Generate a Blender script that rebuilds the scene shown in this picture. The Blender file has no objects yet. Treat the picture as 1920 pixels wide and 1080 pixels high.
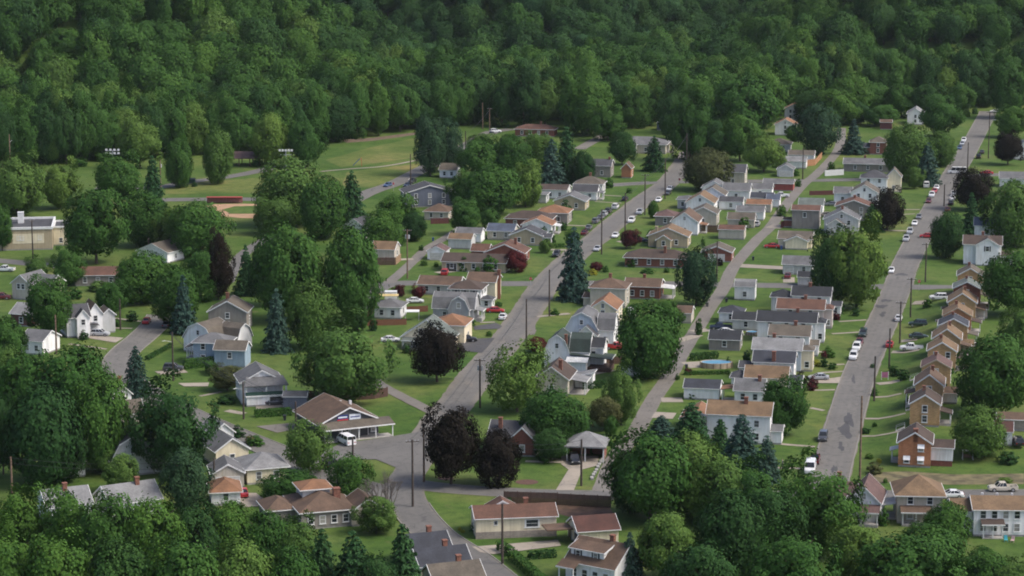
import bpy, bmesh, math, random
from bisect import bisect_right
from mathutils import Vector, noise

# ------------------------------------------------------------------ camera
FOC, CAM_H = 4600.0, 120.0            # focal length in pixels of a 1920 px wide frame, height over the valley floor
PITCH = math.atan(840.0 / FOC)
CP, SP = math.cos(PITCH), math.sin(PITCH)
scene = bpy.context.scene
cam_data = bpy.data.cameras.new('camera')
cam_data.sensor_width = 36.0
cam_data.lens = FOC / 1920.0 * 36.0
cam_data.clip_start = 1.0
cam_data.clip_end = 12000.0
cam = bpy.data.objects.new('camera', cam_data)
cam.location = (0, 0, CAM_H)
cam.rotation_euler = (math.pi / 2 - PITCH, 0, 0)
scene.collection.objects.link(cam)
scene.camera = cam
# ------------------------------------------------------------------ sky, sun, exposure
SUN_EL, SUN_AZ = math.radians(50), math.radians(104)    # azimuth clockwise from +Y (away from the camera)
world = bpy.data.worlds.new('World')
scene.world = world
world.use_nodes = True
wn = world.node_tree
sky = wn.nodes.new('ShaderNodeTexSky')
sky.sky_type = 'NISHITA'
sky.sun_disc = False
sky.sun_elevation = SUN_EL
sky.sun_rotation = SUN_AZ
sky.air_density = 0.45
sky.dust_density = 2.5
sky.ozone_density = 0.3
wn.links.new(sky.outputs[0], wn.nodes['Background'].inputs[0])
wn.nodes['Background'].inputs[1].default_value = 0.15
sun_data = bpy.data.lights.new('sun', 'SUN')
sun_data.energy = 1.3
sun_data.angle = math.radians(20)
sun_data.color = (1.0, 0.96, 0.89)
sun = bpy.data.objects.new('sun', sun_data)
sun.location = (0, 0, 400)
sv = Vector((math.sin(SUN_AZ) * math.cos(SUN_EL), math.cos(SUN_AZ) * math.cos(SUN_EL), math.sin(SUN_EL)))
sun.rotation_euler = sv.to_track_quat('Z', 'Y').to_euler()
scene.collection.objects.link(sun)
scene.view_settings.view_transform = 'Standard'
scene.view_settings.look = 'None'
scene.view_settings.exposure = 1.14
scene.view_settings.gamma = 1.0
scene.view_settings.use_curve_mapping = False
scene.cycles.filter_width = 1.9
scene.cycles.max_bounces = 6
scene.cycles.diffuse_bounces = 3
scene.cycles.transmission_bounces = 3
scene.cycles.volume_bounces = 1

rnd = random.Random(7)
COL = scene.collection

# ------------------------------------------------------------------ terrain height
def smooth(t):
    t = min(1.0, max(0.0, t))
    return t * t * (3 - 2 * t)

def ray(px, py):
    a, b = (px - 960) / FOC, (540 - py) / FOC
    return (a, CP + b * SP, -SP + b * CP)

def flat(px, py):
    d = ray(px, py)
    t = -CAM_H / d[2]
    return (d[0] * t, d[1] * t)

BA, BB = flat(1606, 850), flat(1722, 528)        # right edge of the right-hand street: the bank the brick row stands on
BL = math.hypot(BB[0] - BA[0], BB[1] - BA[1])
BD = ((BB[0] - BA[0]) / BL, (BB[1] - BA[1]) / BL)

def far_base(x):
    return 1165 + max(0.0, x) * 1.0 + max(0.0, -60 - x) * .25

def hfun(x, y):
    h = 0.0
    if y > 900:
        # left hill, right slope, far hill with spurs
        n = noise.noise(Vector((x * 0.006, y * 0.006, 1.3)))
        n2 = noise.noise(Vector((x * 0.016, y * 0.010, 4.7)))
        a = max(0.0, -62 - x + 14 * n + 8 * n2)
        left = 0.52 * a * smooth((y - 975) / 140.0) * (1 - 0.95 * smooth((y - 1120) / 90.0))
        r = max(0.0, x - 100 + 26 * n + 14 * n2)
        right = 0.30 * r * smooth((y - 1085) / 170.0) * (1 - 0.6 * smooth((y - 1260) / 120.0))
        spur = 0.5 + 0.5 * math.sin(x * 0.030 + y * 0.003 + 0.6 + 2.2 * n)
        far = 260 * smooth((y - far_base(x) - 110 * spur) / 420.0)
        rav = abs(noise.noise(Vector((x * 0.013 + y * 0.004, y * 0.0035, 9.1))))
        h = max(left, right) + far
        h += (6 * n + 6 * n2) * smooth((y - 1060) / 200.0) + 46 * (rav - .15) * smooth((y - 1040) / 120.0) * smooth(max(left, right, far) / 18.0)
        h = max(h, -2)
    if x > 40 and 420 < y < 760:
        ux, uy = x - BA[0], y - BA[1]
        v = ux * BD[0] + uy * BD[1]
        u = ux * BD[1] - uy * BD[0]
        h += 1.9 * smooth((u - 1.2) / 9.5) * smooth((v + 3) / 13.0) * smooth((BL - 4 - v) / 22.0)
    return h

def axis_pts(a, b, step, outer):
    p = []
    v = a
    while v <= b + 1e-6:
        p.append(v); v += step
    lo, hi = [], []
    s, v = step, a
    while v > outer[0]:
        s *= 1.25; v -= s; lo.append(v)
    s, v = step, b
    while v < outer[1]:
        s *= 1.12; s = min(s, 150); v += s; hi.append(v)
    return lo[::-1] + p + hi

GX = axis_pts(-190, 235, 2.5, (-2500, 2500))
GY = axis_pts(360, 1110, 2.5, (-700, 3600))
NX, NY = len(GX), len(GY)
GZ = [[hfun(x, y) for x in GX] for y in GY]

def hz(x, y):
    i = min(max(bisect_right(GX, x) - 1, 0), NX - 2)
    j = min(max(bisect_right(GY, y) - 1, 0), NY - 2)
    u = (x - GX[i]) / (GX[i + 1] - GX[i]); v = (y - GY[j]) / (GY[j + 1] - GY[j])
    a, b, c, d = GZ[j][i], GZ[j][i + 1], GZ[j + 1][i + 1], GZ[j + 1][i]
    if u >= v:
        return a + u * (b - a) + v * (c - b)
    return a + v * (d - a) + u * (c - d)

def G(px, py):
    """ground point seen at a pixel of the photograph"""
    d = ray(px, py)
    z = 0.0
    for _ in range(12):
        t = (z - CAM_H) / d[2]
        z = 0.5 * z + 0.5 * hz(d[0] * t, d[1] * t)
    return Vector((d[0] * t, d[1] * t, hz(d[0] * t, d[1] * t)))

def S(px, py):
    """pixels per metre there"""
    g = G(px, py)
    return FOC / (g.y * CP + (CAM_H - g.z) * SP)

def proj(p):
    dz = p[2] - CAM_H
    zc = p[1] * CP - dz * SP
    return (960 + FOC * p[0] / zc, 540 - FOC * (p[1] * SP + dz * CP) / zc)

# ------------------------------------------------------------------ mesh helpers
class MB:
    def __init__(self):
        self.v, self.f, self.m = [], [], []
    def add(self, verts, faces, m=0):
        o = len(self.v)
        self.v += [tuple(p) for p in verts]
        for q in faces:
            self.f.append(tuple(o + i for i in q)); self.m.append(m)
    def box(self, x0, x1, y0, y1, z0, z1, m=0):
        self.add([(x0, y0, z0), (x1, y0, z0), (x1, y1, z0), (x0, y1, z0), (x0, y0, z1), (x1, y0, z1), (x1, y1, z1), (x0, y1, z1)],
                 [(0, 3, 2, 1), (4, 5, 6, 7), (0, 1, 5, 4), (1, 2, 6, 5), (2, 3, 7, 6), (3, 0, 4, 7)], m)
    def tube(self, p0, p1, r0, r1=None, n=8, m=0):
        r1 = r0 if r1 is None else r1
        p0, p1 = Vector(p0), Vector(p1)
        d = (p1 - p0).normalized()
        a = d.orthogonal().normalized(); b = d.cross(a)
        vs = []
        for c, r in ((p0, r0), (p1, r1)):
            for i in range(n):
                t = 2 * math.pi * i / n
                vs.append(c + a * (r * math.cos(t)) + b * (r * math.sin(t)))
        fs = [(i, (i + 1) % n, n + (i + 1) % n, n + i) for i in range(n)]
        fs += [tuple(range(n - 1, -1, -1)), tuple(range(n, 2 * n))]
        self.add(vs, fs, m)
    def mesh(self, name, mats, smooth_=False):
        me = bpy.data.meshes.new(name)
        me.from_pydata(self.v, [], self.f)
        for mt in mats:
            me.materials.append(mt)
        if len(mats) > 1:
            me.polygons.foreach_set('material_index', self.m)
        if smooth_:
            me.polygons.foreach_set('use_smooth', [True] * len(me.polygons))
        me.update()
        return me
    def build(self, name, mats, parent=None, loc=None, smooth_=False):
        if not isinstance(mats, (list, tuple)):
            mats = [mats]
        return link(name, self.mesh(name, mats, smooth_), parent, loc)

def link(name, data, parent=None, loc=None, rz=None, scale=None):
    o = bpy.data.objects.new(name, data)
    COL.objects.link(o)
    if parent is not None:
        o.parent = parent
    if loc is not None:
        o.location = loc
    if rz is not None:
        o.rotation_euler = (0, 0, rz)
    if scale is not None:
        o.scale = scale
    return o

def tag(o, label=None, cat=None, group=None, kind=None):
    if label: o['label'] = label
    if cat: o['category'] = cat
    if group: o['group'] = group
    if kind: o['kind'] = kind
    return o

# ------------------------------------------------------------------ materials
def new_mat(name):
    m = bpy.data.materials.new(name)
    m.use_nodes = True
    nt = m.node_tree
    return m, nt, nt.nodes['Principled BSDF'], nt.nodes.new, nt.links.new

def noise_node(nt, coord, scale, detail=3, rough=0.55):
    n = nt.nodes.new('ShaderNodeTexNoise')
    n.inputs['Scale'].default_value = scale
    n.inputs['Detail'].default_value = detail
    n.inputs['Roughness'].default_value = rough
    nt.links.new(coord, n.inputs['Vector'])
    return n

def ramp(nt, fac, stops):
    r = nt.nodes.new('ShaderNodeValToRGB')
    el = r.color_ramp.elements
    while len(el) < len(stops):
        el.new(0.5)
    for e, (p, c) in zip(el, stops):
        e.position = p; e.color = (*c, 1) if len(c) == 3 else c
    nt.links.new(fac, r.inputs[0])
    return r

def mixc(nt, fac, a, b, mode='MIX'):
    m = nt.nodes.new('ShaderNodeMix')
    m.data_type = 'RGBA'; m.blend_type = mode
    for sock, v in ((m.inputs[0], fac), (m.inputs[6], a), (m.inputs[7], b)):
        if hasattr(v, 'is_output'):
            nt.links.new(v, sock)
        elif isinstance(v, (int, float)):
            sock.default_value = v
        else:
            sock.default_value = (*v, 1)
    return m.outputs[2]

MATS = {}
def plain(name, col, rough=0.7, metal=0.0, var=0.12, scale=1.5):
    if name in MATS: return MATS[name]
    m, nt, b, N, L = new_mat(name)
    tc = N('ShaderNodeTexCoord')
    n = noise_node(nt, tc.outputs['Object'], scale, 4)
    lo = tuple(c * (1 - 2 * var) for c in col); hi = tuple(min(1, c * (1 + var)) for c in col)
    r = ramp(nt, n.outputs[0], [(0.3, lo), (0.7, hi)])
    L(r.outputs[0], b.inputs['Base Color'])
    b.inputs['Roughness'].default_value = rough
    b.inputs['Metallic'].default_value = metal
    MATS[name] = m
    return m

WALL = dict(white=(.80, .79, .76), cream=(.70, .62, .45), tan=(.40, .33, .22), beige=(.46, .42, .35), taupe=(.25, .225, .20), grey=(.36, .36, .36),
            lblue=(.50, .56, .62), blue=(.26, .34, .41), brick=(.22, .075, .05), tanbrick=(.46, .285, .135), orangebrick=(.42, .18, .085), dkgrey=(.075, .078, .085),
            slateblue=(.13, .145, .19), stone=(.30, .26, .22), maroon=(.13, .04, .04), pink=(.55, .46, .42), lgrey=(.50, .50, .49), redwall=(.28, .06, .05))
ROOF = dict(brown=(0.099, 0.061, 0.038), dbrown=(0.057, 0.038, 0.028), rbrown=(0.099, 0.047, 0.029), orange=(0.189, 0.093, 0.045), tanr=(0.147, 0.093, 0.049), grey=(0.110, 0.110, 0.110),
            lgrey=(0.182, 0.182, 0.179), dgrey=(0.049, 0.049, 0.053), slate=(0.030, 0.033, 0.042), black=(0.018, 0.020, 0.024), green=(0.027, 0.042, 0.034), purple=(0.099, 0.057, 0.049),
            gbrown=(0.094, 0.078, 0.058), ggreen=(0.106, 0.125, 0.110), white=(0.520, 0.520, 0.500), bluer=(0.061, 0.076, 0.106), dred=(0.068, 0.026, 0.018))

def wall_mat(k):
    key = 'wall_' + k
    if key in MATS: return MATS[key]
    col = WALL[k]
    m, nt, b, N, L = new_mat(key)
    tc = N('ShaderNodeTexCoord'); co = tc.outputs['Object']
    n1 = noise_node(nt, co, 0.5, 4)
    base = ramp(nt, n1.outputs[0], [(0.25, tuple(c * 0.86 for c in col)), (0.75, tuple(min(.8, c * 1.06) for c in col))]).outputs[0]
    bump = N('ShaderNodeBump')
    if 'brick' in k or k == 'stone':
        mp = N('ShaderNodeMapping'); mp.inputs['Rotation'].default_value = (math.pi / 2, 0, 0)
        L(co, mp.inputs[0])
        sx = N('ShaderNodeSeparateXYZ'); L(co, sx.inputs[0])
        ad = N('ShaderNodeMath'); L(sx.outputs[0], ad.inputs[0]); L(sx.outputs[1], ad.inputs[1])
        cb = N('ShaderNodeCombineXYZ'); L(ad.outputs[0], cb.inputs[0]); L(sx.outputs[2], cb.inputs[1])
        bt = N('ShaderNodeTexBrick'); L(cb.outputs[0], bt.inputs[0])
        bt.inputs['Scale'].default_value = 1.0
        bt.inputs['Brick Width'].default_value = 0.42; bt.inputs['Row Height'].default_value = 0.15; bt.inputs['Mortar Size'].default_value = 0.016
        bt.inputs['Color1'].default_value = (.72, .72, .72, 1); bt.inputs['Color2'].default_value = (1.12, 1.08, 1.05, 1); bt.inputs['Mortar'].default_value = (.85, .9, .95, 1)
        base = mixc(nt, 1.0, base, bt.outputs[0], 'MULTIPLY')
    else:
        w = N('ShaderNodeTexWave'); w.wave_type = 'BANDS'; w.bands_direction = 'Z'; w.wave_profile = 'SAW'
        w.inputs['Scale'].default_value = 1.4
        L(co, w.inputs[0])
        bump.inputs['Strength'].default_value = 0.35; bump.inputs['Distance'].default_value = 0.03
        L(w.outputs[1], bump.inputs['Height']); L(bump.outputs[0], b.inputs['Normal'])
    mp2 = N('ShaderNodeMapping'); mp2.inputs['Scale'].default_value = (2.2, 2.2, .25); L(co, mp2.inputs[0])
    n2 = noise_node(nt, mp2.outputs[0], 1.0, 4)
    st = ramp(nt, n2.outputs[0], [(0.3, (.82, .80, .77)), (0.6, (1, 1, 1))]).outputs[0]
    base = mixc(nt, 1.0, base, st, 'MULTIPLY')
    L(base, b.inputs['Base Color'])
    b.inputs['Roughness'].default_value = 0.75
    MATS[key] = m
    return m

def roof_mat(k):
    key = 'shingles_' + k
    if key in MATS: return MATS[key]
    col = ROOF[k]
    m, nt, b, N, L = new_mat(key)
    tc = N('ShaderNodeTexCoord'); co = tc.outputs['Object']
    n1 = noise_node(nt, co, 0.35, 5, 0.65)
    base = ramp(nt, n1.outputs[0], [(0.28, tuple(c * 0.6 for c in col)), (0.72, tuple(c * 1.32 for c in col))]).outputs[0]
    mp = N('ShaderNodeMapping'); mp.inputs['Scale'].default_value = (4.5, 4.5, 7); L(co, mp.inputs[0])
    vo = N('ShaderNodeTexVoronoi'); vo.inputs['Scale'].default_value = 1.0; L(mp.outputs[0], vo.inputs['Vector'])
    hs = ramp(nt, vo.outputs['Color'], [(0.0, (.8, .8, .8)), (1.0, (1.15, 1.15, 1.15))]).outputs[0]
    base = mixc(nt, 1.0, base, hs, 'MULTIPLY')
    L(base, b.inputs['Base Color'])
    b.inputs['Roughness'].default_value = 0.85
    bump = N('ShaderNodeBump'); bump.inputs['Strength'].default_value = 0.3; bump.inputs['Distance'].default_value = 0.02
    L(vo.outputs['Distance'], bump.inputs['Height']); L(bump.outputs[0], b.inputs['Normal'])
    MATS[key] = m
    return m

def grass_mat(name='grass', tint=(1, 1, 1)):
    m, nt, b, N, L = new_mat(name)
    tc = N('ShaderNodeTexCoord'); co = tc.outputs['Object']
    T = lambda c: tuple(x * y for x, y in zip(c, tint))
    n1 = noise_node(nt, co, 0.035, 3); n2 = noise_node(nt, co, 0.35, 5, 0.7); n3 = noise_node(nt, co, 2.6, 4, 0.8)
    a = ramp(nt, n1.outputs[0], [(0.32, T((.042, .088, .015))), (0.5, T((.066, .112, .023))), (0.68, T((.098, .128, .034)))]).outputs[0]
    c = ramp(nt, n2.outputs[0], [(0.28, (.55, .62, .56)), (0.5, (1, 1, 1)), (0.74, (1.38, 1.22, 1.15))]).outputs[0]
    d = ramp(nt, n3.outputs[0], [(0.3, (.7, .7, .7)), (0.7, (1.22, 1.22, 1.22))]).outputs[0]
    col = mixc(nt, 1.0, mixc(nt, 1.0, a, c, 'MULTIPLY'), d, 'MULTIPLY')
    vo = N('ShaderNodeTexVoronoi'); vo.inputs['Scale'].default_value = 0.045; L(co, vo.inputs['Vector'])
    yd = ramp(nt, vo.outputs['Color'], [(0.1, (.78, .86, .74)), (0.5, (1, 1, 1)), (0.9, (1.3, 1.12, 1.15))]).outputs[0]
    col = mixc(nt, 0.8, col, yd, 'MULTIPLY')
    # worn, thin spots of soil
    n4 = noise_node(nt, co, 0.16, 5, 0.7)
    wear = ramp(nt, n4.outputs[0], [(0.60, (0, 0, 0)), (0.74, (1, 1, 1))]).outputs[0]
    wf = N('ShaderNodeMath'); wf.operation = 'MULTIPLY'; wf.inputs[1].default_value = 0.45; L(wear, wf.inputs[0])
    col = mixc(nt, wf.outputs[0], col, (.15, .12, .065))
    L(col, b.inputs['Base Color'])
    b.inputs['Roughness'].default_value = 0.9
    b.inputs['Specular IOR Level'].default_value = 0.15
    bump = N('ShaderNodeBump'); bump.inputs['Strength'].default_value = 0.5; bump.inputs['Distance'].default_value = 0.12
    L(n3.outputs[0], bump.inputs['Height']); L(bump.outputs[0], b.inputs['Normal'])
    return m

def asphalt_mat(name, col, stain=0.5, warm=1.0):
    m, nt, b, N, L = new_mat(name)
    tc = N('ShaderNodeTexCoord'); co = tc.outputs['Object']
    n1 = noise_node(nt, co, 0.09, 5, 0.6); n2 = noise_node(nt, co, 0.6, 5, 0.75); n3 = noise_node(nt, co, 7, 2)
    base = ramp(nt, n1.outputs[0], [(0.3, tuple(c * .84 for c in col)), (0.7, tuple(c * 1.12 for c in col))]).outputs[0]
    st = ramp(nt, n2.outputs[0], [(0.30, (1 - stain,) * 3), (0.44, (1, 1, 1)), (0.72, (1.08, 1.07, 1.05))]).outputs[0]
    gr = ramp(nt, n3.outputs[0], [(0.3, (.9, .9, .9)), (0.7, (1.08, 1.08, 1.08))]).outputs[0]
    base = mixc(nt, 1.0, mixc(nt, 1.0, base, st, 'MULTIPLY'), gr, 'MULTIPLY')
    # cracks and patched seams
    vo = N('ShaderNodeTexVoronoi'); vo.feature = 'DISTANCE_TO_EDGE'; vo.inputs['Scale'].default_value = 0.22
    nd = noise_node(nt, co, 0.8, 3)
    ad = N('ShaderNodeVectorMath'); ad.operation = 'MULTIPLY_ADD'; ad.inputs[1].default_value = (1.6, 1.6, 0)
    L(nd.outputs[1], ad.inputs[0]); L(co, ad.inputs[2]); L(ad.outputs[0], vo.inputs['Vector'])
    cr = ramp(nt, vo.outputs['Distance'], [(0.0, (.62, .62, .62)), (0.025, (1, 1, 1))]).outputs[0]
    base = mixc(nt, 0.8, base, cr, 'MULTIPLY')
    # across the road (uv.x 1..3): wheel tracks, and sandy broken edges; flat patches carry no uv and skip this
    uvn = N('ShaderNodeUVMap'); sx = N('ShaderNodeSeparateXYZ'); L(uvn.outputs[0], sx.inputs[0])
    ab = N('ShaderNodeMath'); ab.operation = 'SUBTRACT'; ab.inputs[1].default_value = 2.0; L(sx.outputs[0], ab.inputs[0])
    aa = N('ShaderNodeMath'); aa.operation = 'ABSOLUTE'; L(ab.outputs[0], aa.inputs[0])
    tr = ramp(nt, aa.outputs[0], [(0.0, (1.06, 1.05, 1.04)), (0.22, (.90, .90, .91)), (0.42, (1.06, 1.05, 1.04)), (0.62, (.88, .88, .89)), (0.85, (1.05, 1.04, 1.02))]).outputs[0]
    base = mixc(nt, n1.outputs[0], base, mixc(nt, 1.0, base, tr, 'MULTIPLY'))
    en = noise_node(nt, co, 0.55, 5, 0.7)
    ea = N('ShaderNodeMath'); ea.operation = 'MULTIPLY_ADD'; ea.inputs[1].default_value = 0.5; L(en.outputs[0], ea.inputs[0]); L(aa.outputs[0], ea.inputs[2])
    g1 = N('ShaderNodeMapRange'); g1.inputs['From Min'].default_value = 1.12; g1.inputs['From Max'].default_value = 1.32; g1.inputs['To Max'].default_value = 0.7; L(ea.outputs[0], g1.inputs['Value'])
    hasuv = N('ShaderNodeMath'); hasuv.operation = 'LESS_THAN'; hasuv.inputs[1].default_value = 1.5; L(aa.outputs[0], hasuv.inputs[0])
    g2 = N('ShaderNodeMath'); g2.operation = 'MULTIPLY'; L(g1.outputs[0], g2.inputs[0]); L(hasuv.outputs[0], g2.inputs[1])
    base = mixc(nt, g2.outputs[0], base, (.17, .145, .10))
    L(base, b.inputs['Base Color'])
    b.inputs['Roughness'].default_value = 0.85
    return m

def leaf_mat(name, dark, light, trans=0.14, island=0.35):
    m, nt, b, N, L = new_mat(name)
    oi = N('ShaderNodeObjectInfo'); ge = N('ShaderNodeNewGeometry')
    tc = N('ShaderNodeTexCoord')
    n = noise_node(nt, tc.outputs['Object'], 5.0, 2)
    ad = N('ShaderNodeMath'); ad.operation = 'MULTIPLY_ADD'; ad.inputs[1].default_value = 0.30; L(ge.outputs['Random Per Island'], ad.inputs[0])
    sc_ = N('ShaderNodeMath'); sc_.operation = 'MULTIPLY'; sc_.inputs[1].default_value = 0.70; L(n.outputs[0], sc_.inputs[0]); L(sc_.outputs[0], ad.inputs[2])
    hf = ad
    c = ramp(nt, hf.outputs[0], [(0.15, dark), (0.85, light)]).outputs[0]
    orr = ramp(nt, oi.outputs['Random'], [(0.0, (.66, .74, .64)), (0.25, (1.0, 1.0, .9)), (0.5, (.80, .88, .80)), (0.75, (1.08, 1.06, .9)), (1.0, (1.25, 1.16, .9))]).outputs[0]
    c = mixc(nt, 1.0, c, orr, 'MULTIPLY')
    L(c, b.inputs['Base Color'])
    b.inputs['Roughness'].default_value = 0.75
    b.inputs['Specular IOR Level'].default_value = 0.10
    tr = N('ShaderNodeBsdfTranslucent'); L(c, tr.inputs[0])
    mx = N('ShaderNodeMixShader'); mx.inputs[0].default_value = trans
    L(b.outputs[0], mx.inputs[1]); L(tr.outputs[0], mx.inputs[2])
    L(mx.outputs[0], nt.nodes['Material Output'].inputs[0])
    return m

M_GRASS = grass_mat()
M_ROAD = asphalt_mat('aged_asphalt', (.126, .119, .106))
M_ROAD2 = asphalt_mat('grey_asphalt', (.112, .107, .098), 0.35)
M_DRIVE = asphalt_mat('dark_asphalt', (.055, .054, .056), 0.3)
M_GRAVEL = asphalt_mat('gravel', (.145, .132, .114), 0.3)
M_CONC = asphalt_mat('concrete', (.27, .235, .19), 0.2)
M_SOIL = plain('soil', (.13, .075, .045), .95, 0, .25, .6)
M_SAND = plain('infield_dirt', (.34, .21, .12), .95, 0, .10, .3)
M_TRIM = plain('trim_white', (.66, .66, .64), .6, 0, .08)
M_TRIMC = plain('trim_tan', (.42, .35, .26), .6, 0, .08)
M_FOUND = plain('foundation', (.28, .27, .25), .9, 0, .12)
M_DOOR = plain('door_dark', (.10, .05, .035), .5)
M_GDOOR = plain('garage_door', (.55, .53, .49), .6)
M_GLASS, nt_, b_, N_, L_k = new_mat('window_glass')
oi_ = N_('ShaderNodeObjectInfo')
L_k(ramp(nt_, oi_.outputs['Random'], [(0.0, (.012, .015, .020)), (0.45, (.03, .035, .042)), (0.7, (.07, .075, .08)), (0.82, (.22, .21, .19)), (1.0, (.32, .31, .28))]).outputs[0], b_.inputs['Base Color'])  # paler panes: blinds, plus grey-blue reflection put into the base colour
b_.inputs['Roughness'].default_value = 0.1
M_CHIM = plain('chimney_brick', (.20, .085, .055), .9, 0, .25, 3)
M_FLASH = plain('flashing', (.5, .5, .5), .5)
M_BARK = plain('bark', (.075, .055, .04), .95, 0, .25, 6)
M_POLE = plain('weathered_pole', (.060, .045, .036), .9, 0, .25, 2)
M_POLEL = plain('pale_pole', (.16, .105, .07), .9, 0, .25, 2)
M_GALV = plain('galvanised', (.45, .46, .47), .45, .3)
M_TYRE = plain('tyre', (.015, .015, .015), .9)
M_RIM = plain('rim', (.40, .40, .41), .35, .6)
M_HEAD = plain('headlight', (.75, .75, .72), .15)
M_TAIL = plain('taillight', (.30, .012, .01), .25)
M_CGLASS = plain('car_glass', (.015, .018, .022), .05, 0, .1)
M_BLACKP = plain('black_plastic', (.02, .02, .02), .6)
M_WOODF = plain('fence_redwood', (.17, .062, .035), .85, 0, .2, 3)
M_WOODB = plain('fence_brown', (.085, .045, .032), .9, 0, .2, 3)
M_WOODL = plain('deck_wood', (.28, .18, .10), .85, 0, .15, 3)
M_WATER = plain('pool_water', (.16, .36, .52), .05, 0, .06, .8)
LEAF = {
    'D': leaf_mat('leaf_green', (0.0160, 0.0548, 0.0109), (0.0668, 0.1405, 0.0290)),
    'L': leaf_mat('leaf_light', (0.0321, 0.0773, 0.0146), (0.1103, 0.1827, 0.0451)),
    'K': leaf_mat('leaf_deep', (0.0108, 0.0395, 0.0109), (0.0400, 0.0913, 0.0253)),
    'M': leaf_mat('leaf_maroon', (.0045, .0036, .0028), (.015, .0100, .0068), .04),
    'R': leaf_mat('leaf_red', (.034, .007, .010), (.095, .018, .024), .15),
    'B': leaf_mat('leaf_bronze', (.042, .054, .022), (.115, .120, .050), .2),
    'S': leaf_mat('needle_blue', (.018, .044, .036), (.066, .118, .098), .1),
    'E': leaf_mat('needle_green', (.012, .044, .018), (.050, .115, .042), .1),
    'P': leaf_mat('needle_dark', (.011, .034, .018), (.038, .080, .040), .1),
    'Y': leaf_mat('leaf_yellow', (.16, .17, .02), (.34, .33, .05), .2),
}

# ------------------------------------------------------------------ ground
gv = [(x, y, GZ[j][i]) for j, y in enumerate(GY) for i, x in enumerate(GX)]
gf = []
for j in range(NY - 1):
    for i in range(NX - 1):
        a = j * NX + i
        gf.append((a, a + 1, a + NX + 1)); gf.append((a, a + NX + 1, a + NX))
gm = bpy.data.meshes.new('ground')
gm.from_pydata(gv, [], gf)
gm.materials.append(M_GRASS)
gm.polygons.foreach_set('use_smooth', [True] * len(gm.polygons))
tag(link('ground', gm), kind='structure')

# ------------------------------------------------------------------ roads
ROADS = []          # (points, half width) in ground coordinates
def curve_pts(pix, step=2.5):
    g = [G(*q) for q in pix]
    # Catmull-Rom, then resample
    out = []
    for i in range(len(g) - 1):
        p0 = g[i - 1] if i else g[i] * 2 - g[i + 1]
        p1, p2 = g[i], g[i + 1]
        p3 = g[i + 2] if i + 2 < len(g) else g[i + 1] * 2 - g[i]
        n = max(1, int((p2 - p1).length / step))
        for k in range(n):
            t = k / n
            out.append(0.5 * ((2 * p1) + (p2 - p0) * t + (2 * p0 - 5 * p1 + 4 * p2 - p3) * t * t + (3 * p1 - p0 - 3 * p2 + p3) * t ** 3))
    out.append(g[-1])
    return out

def strip(pts, width, lift, cross=4, ragged=0.0, seed=0):
    mb = MB()
    rg = random.Random(seed)
    n = len(pts)
    vs = []
    for i, p in enumerate(pts):
        t = (pts[min(i + 1, n - 1)] - pts[max(i - 1, 0)])
        t = Vector((t.x, t.y, 0)).normalized()
        s = Vector((t.y, -t.x, 0))
        for k in range(cross + 1):
            u = (k / cross - 0.5) * width
            if k in (0, cross):
                u += rg.uniform(-ragged, ragged)
            q = p + s * u
            vs.append((q.x, q.y, hz(q.x, q.y) + lift))
    fs = []
    c = cross + 1
    for i in range(n - 1):
        for k in range(cross):
            a = i * c + k
            fs.append((a, a + 1, a + c + 1, a + c))
    mb.add(vs, fs)
    mb.cross = cross
    return mb

ROAD_LEVEL = [0.03]
def road(name, pix, width, mat, reg=True, lift=None, ragged=0.07):
    pts = curve_pts(pix)
    if lift is None:
        lift = ROAD_LEVEL[0]; ROAD_LEVEL[0] += 0.004
    o = strip(pts, width, lift, 4, ragged, len(ROADS)).build(name, mat)
    uv = o.data.uv_layers.new(name='UVMap')
    vi = [0] * len(o.data.loops); o.data.loops.foreach_get('vertex_index', vi)
    co = []
    for q in vi: co += [(q % 5) / 2.0 - 1.0 + 2.0, (q // 5) * 2.5]
    uv.data.foreach_set('uv', co)
    tag(o, kind='structure')
    if reg:
        ROADS.append((pts, width / 2))
    return o

RST = [(1545, 935), (1567, 850), (1612, 700), (1659, 595), (1684, 535), (1705, 480), (1774, 350), (1816, 280), (1853, 209)]
CST = [(757, 905), (790, 850), (825, 790), (860, 750), (896, 700), (932, 660), (978, 600), (1026, 530), (1076, 480), (1124, 443), (1150, 420), (1207, 375), (1255, 340), (1288, 297), (1296, 285)]
ALY = [(1128, 922), (1150, 866), (1172, 835), (1192, 810), (1225, 750), (1259, 700), (1277, 665), (1305, 620), (1329, 580), (1357, 540), (1376, 500), (1419, 450), (1445, 425), (1477, 380), (1507, 345), (1527, 330), (1557, 300), (1574, 275), (1578, 240)]
LST = [(303, 590), (290, 610), (267, 632), (236, 658), (222, 682), (240, 712), (290, 745), (370, 785), (440, 815), (515, 846), (585, 882), (680, 912), (770, 930)]
X1 = [(672, 580), (688, 556), (712, 537), (760, 531), (960, 532), (1180, 531), (1420, 535), (1680, 538), (1800, 539), (1960, 541)]
X2 = [(1120, 349), (1255, 342), (1500, 339), (1700, 335), (1800, 330), (1960, 325)]
LRD = [(757, 905), (830, 915), (960, 924), (1140, 929), (1350, 930), (1600, 929), (1780, 927), (1960, 926)]
BST = [(757, 905), (766, 945), (812, 1000), (882, 1047), (935, 1090), (1010, 1150)]
road('gravel_shoulder', CST[1:], 8.6, M_GRAVEL, False, ragged=.18)
road('gravel_shoulder', RST[:-1], 8.0, M_GRAVEL, False, ragged=.15)
road('cross_street', X1, 7.6, M_ROAD2)
road('cross_street', X2, 6.2, M_ROAD2)
road('alley', ALY, 3.8, M_GRAVEL)
road('alley', [(728, 531), (745, 517), (775, 490), (800, 467), (845, 440), (872, 422)], 3.3, M_GRAVEL)
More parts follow.
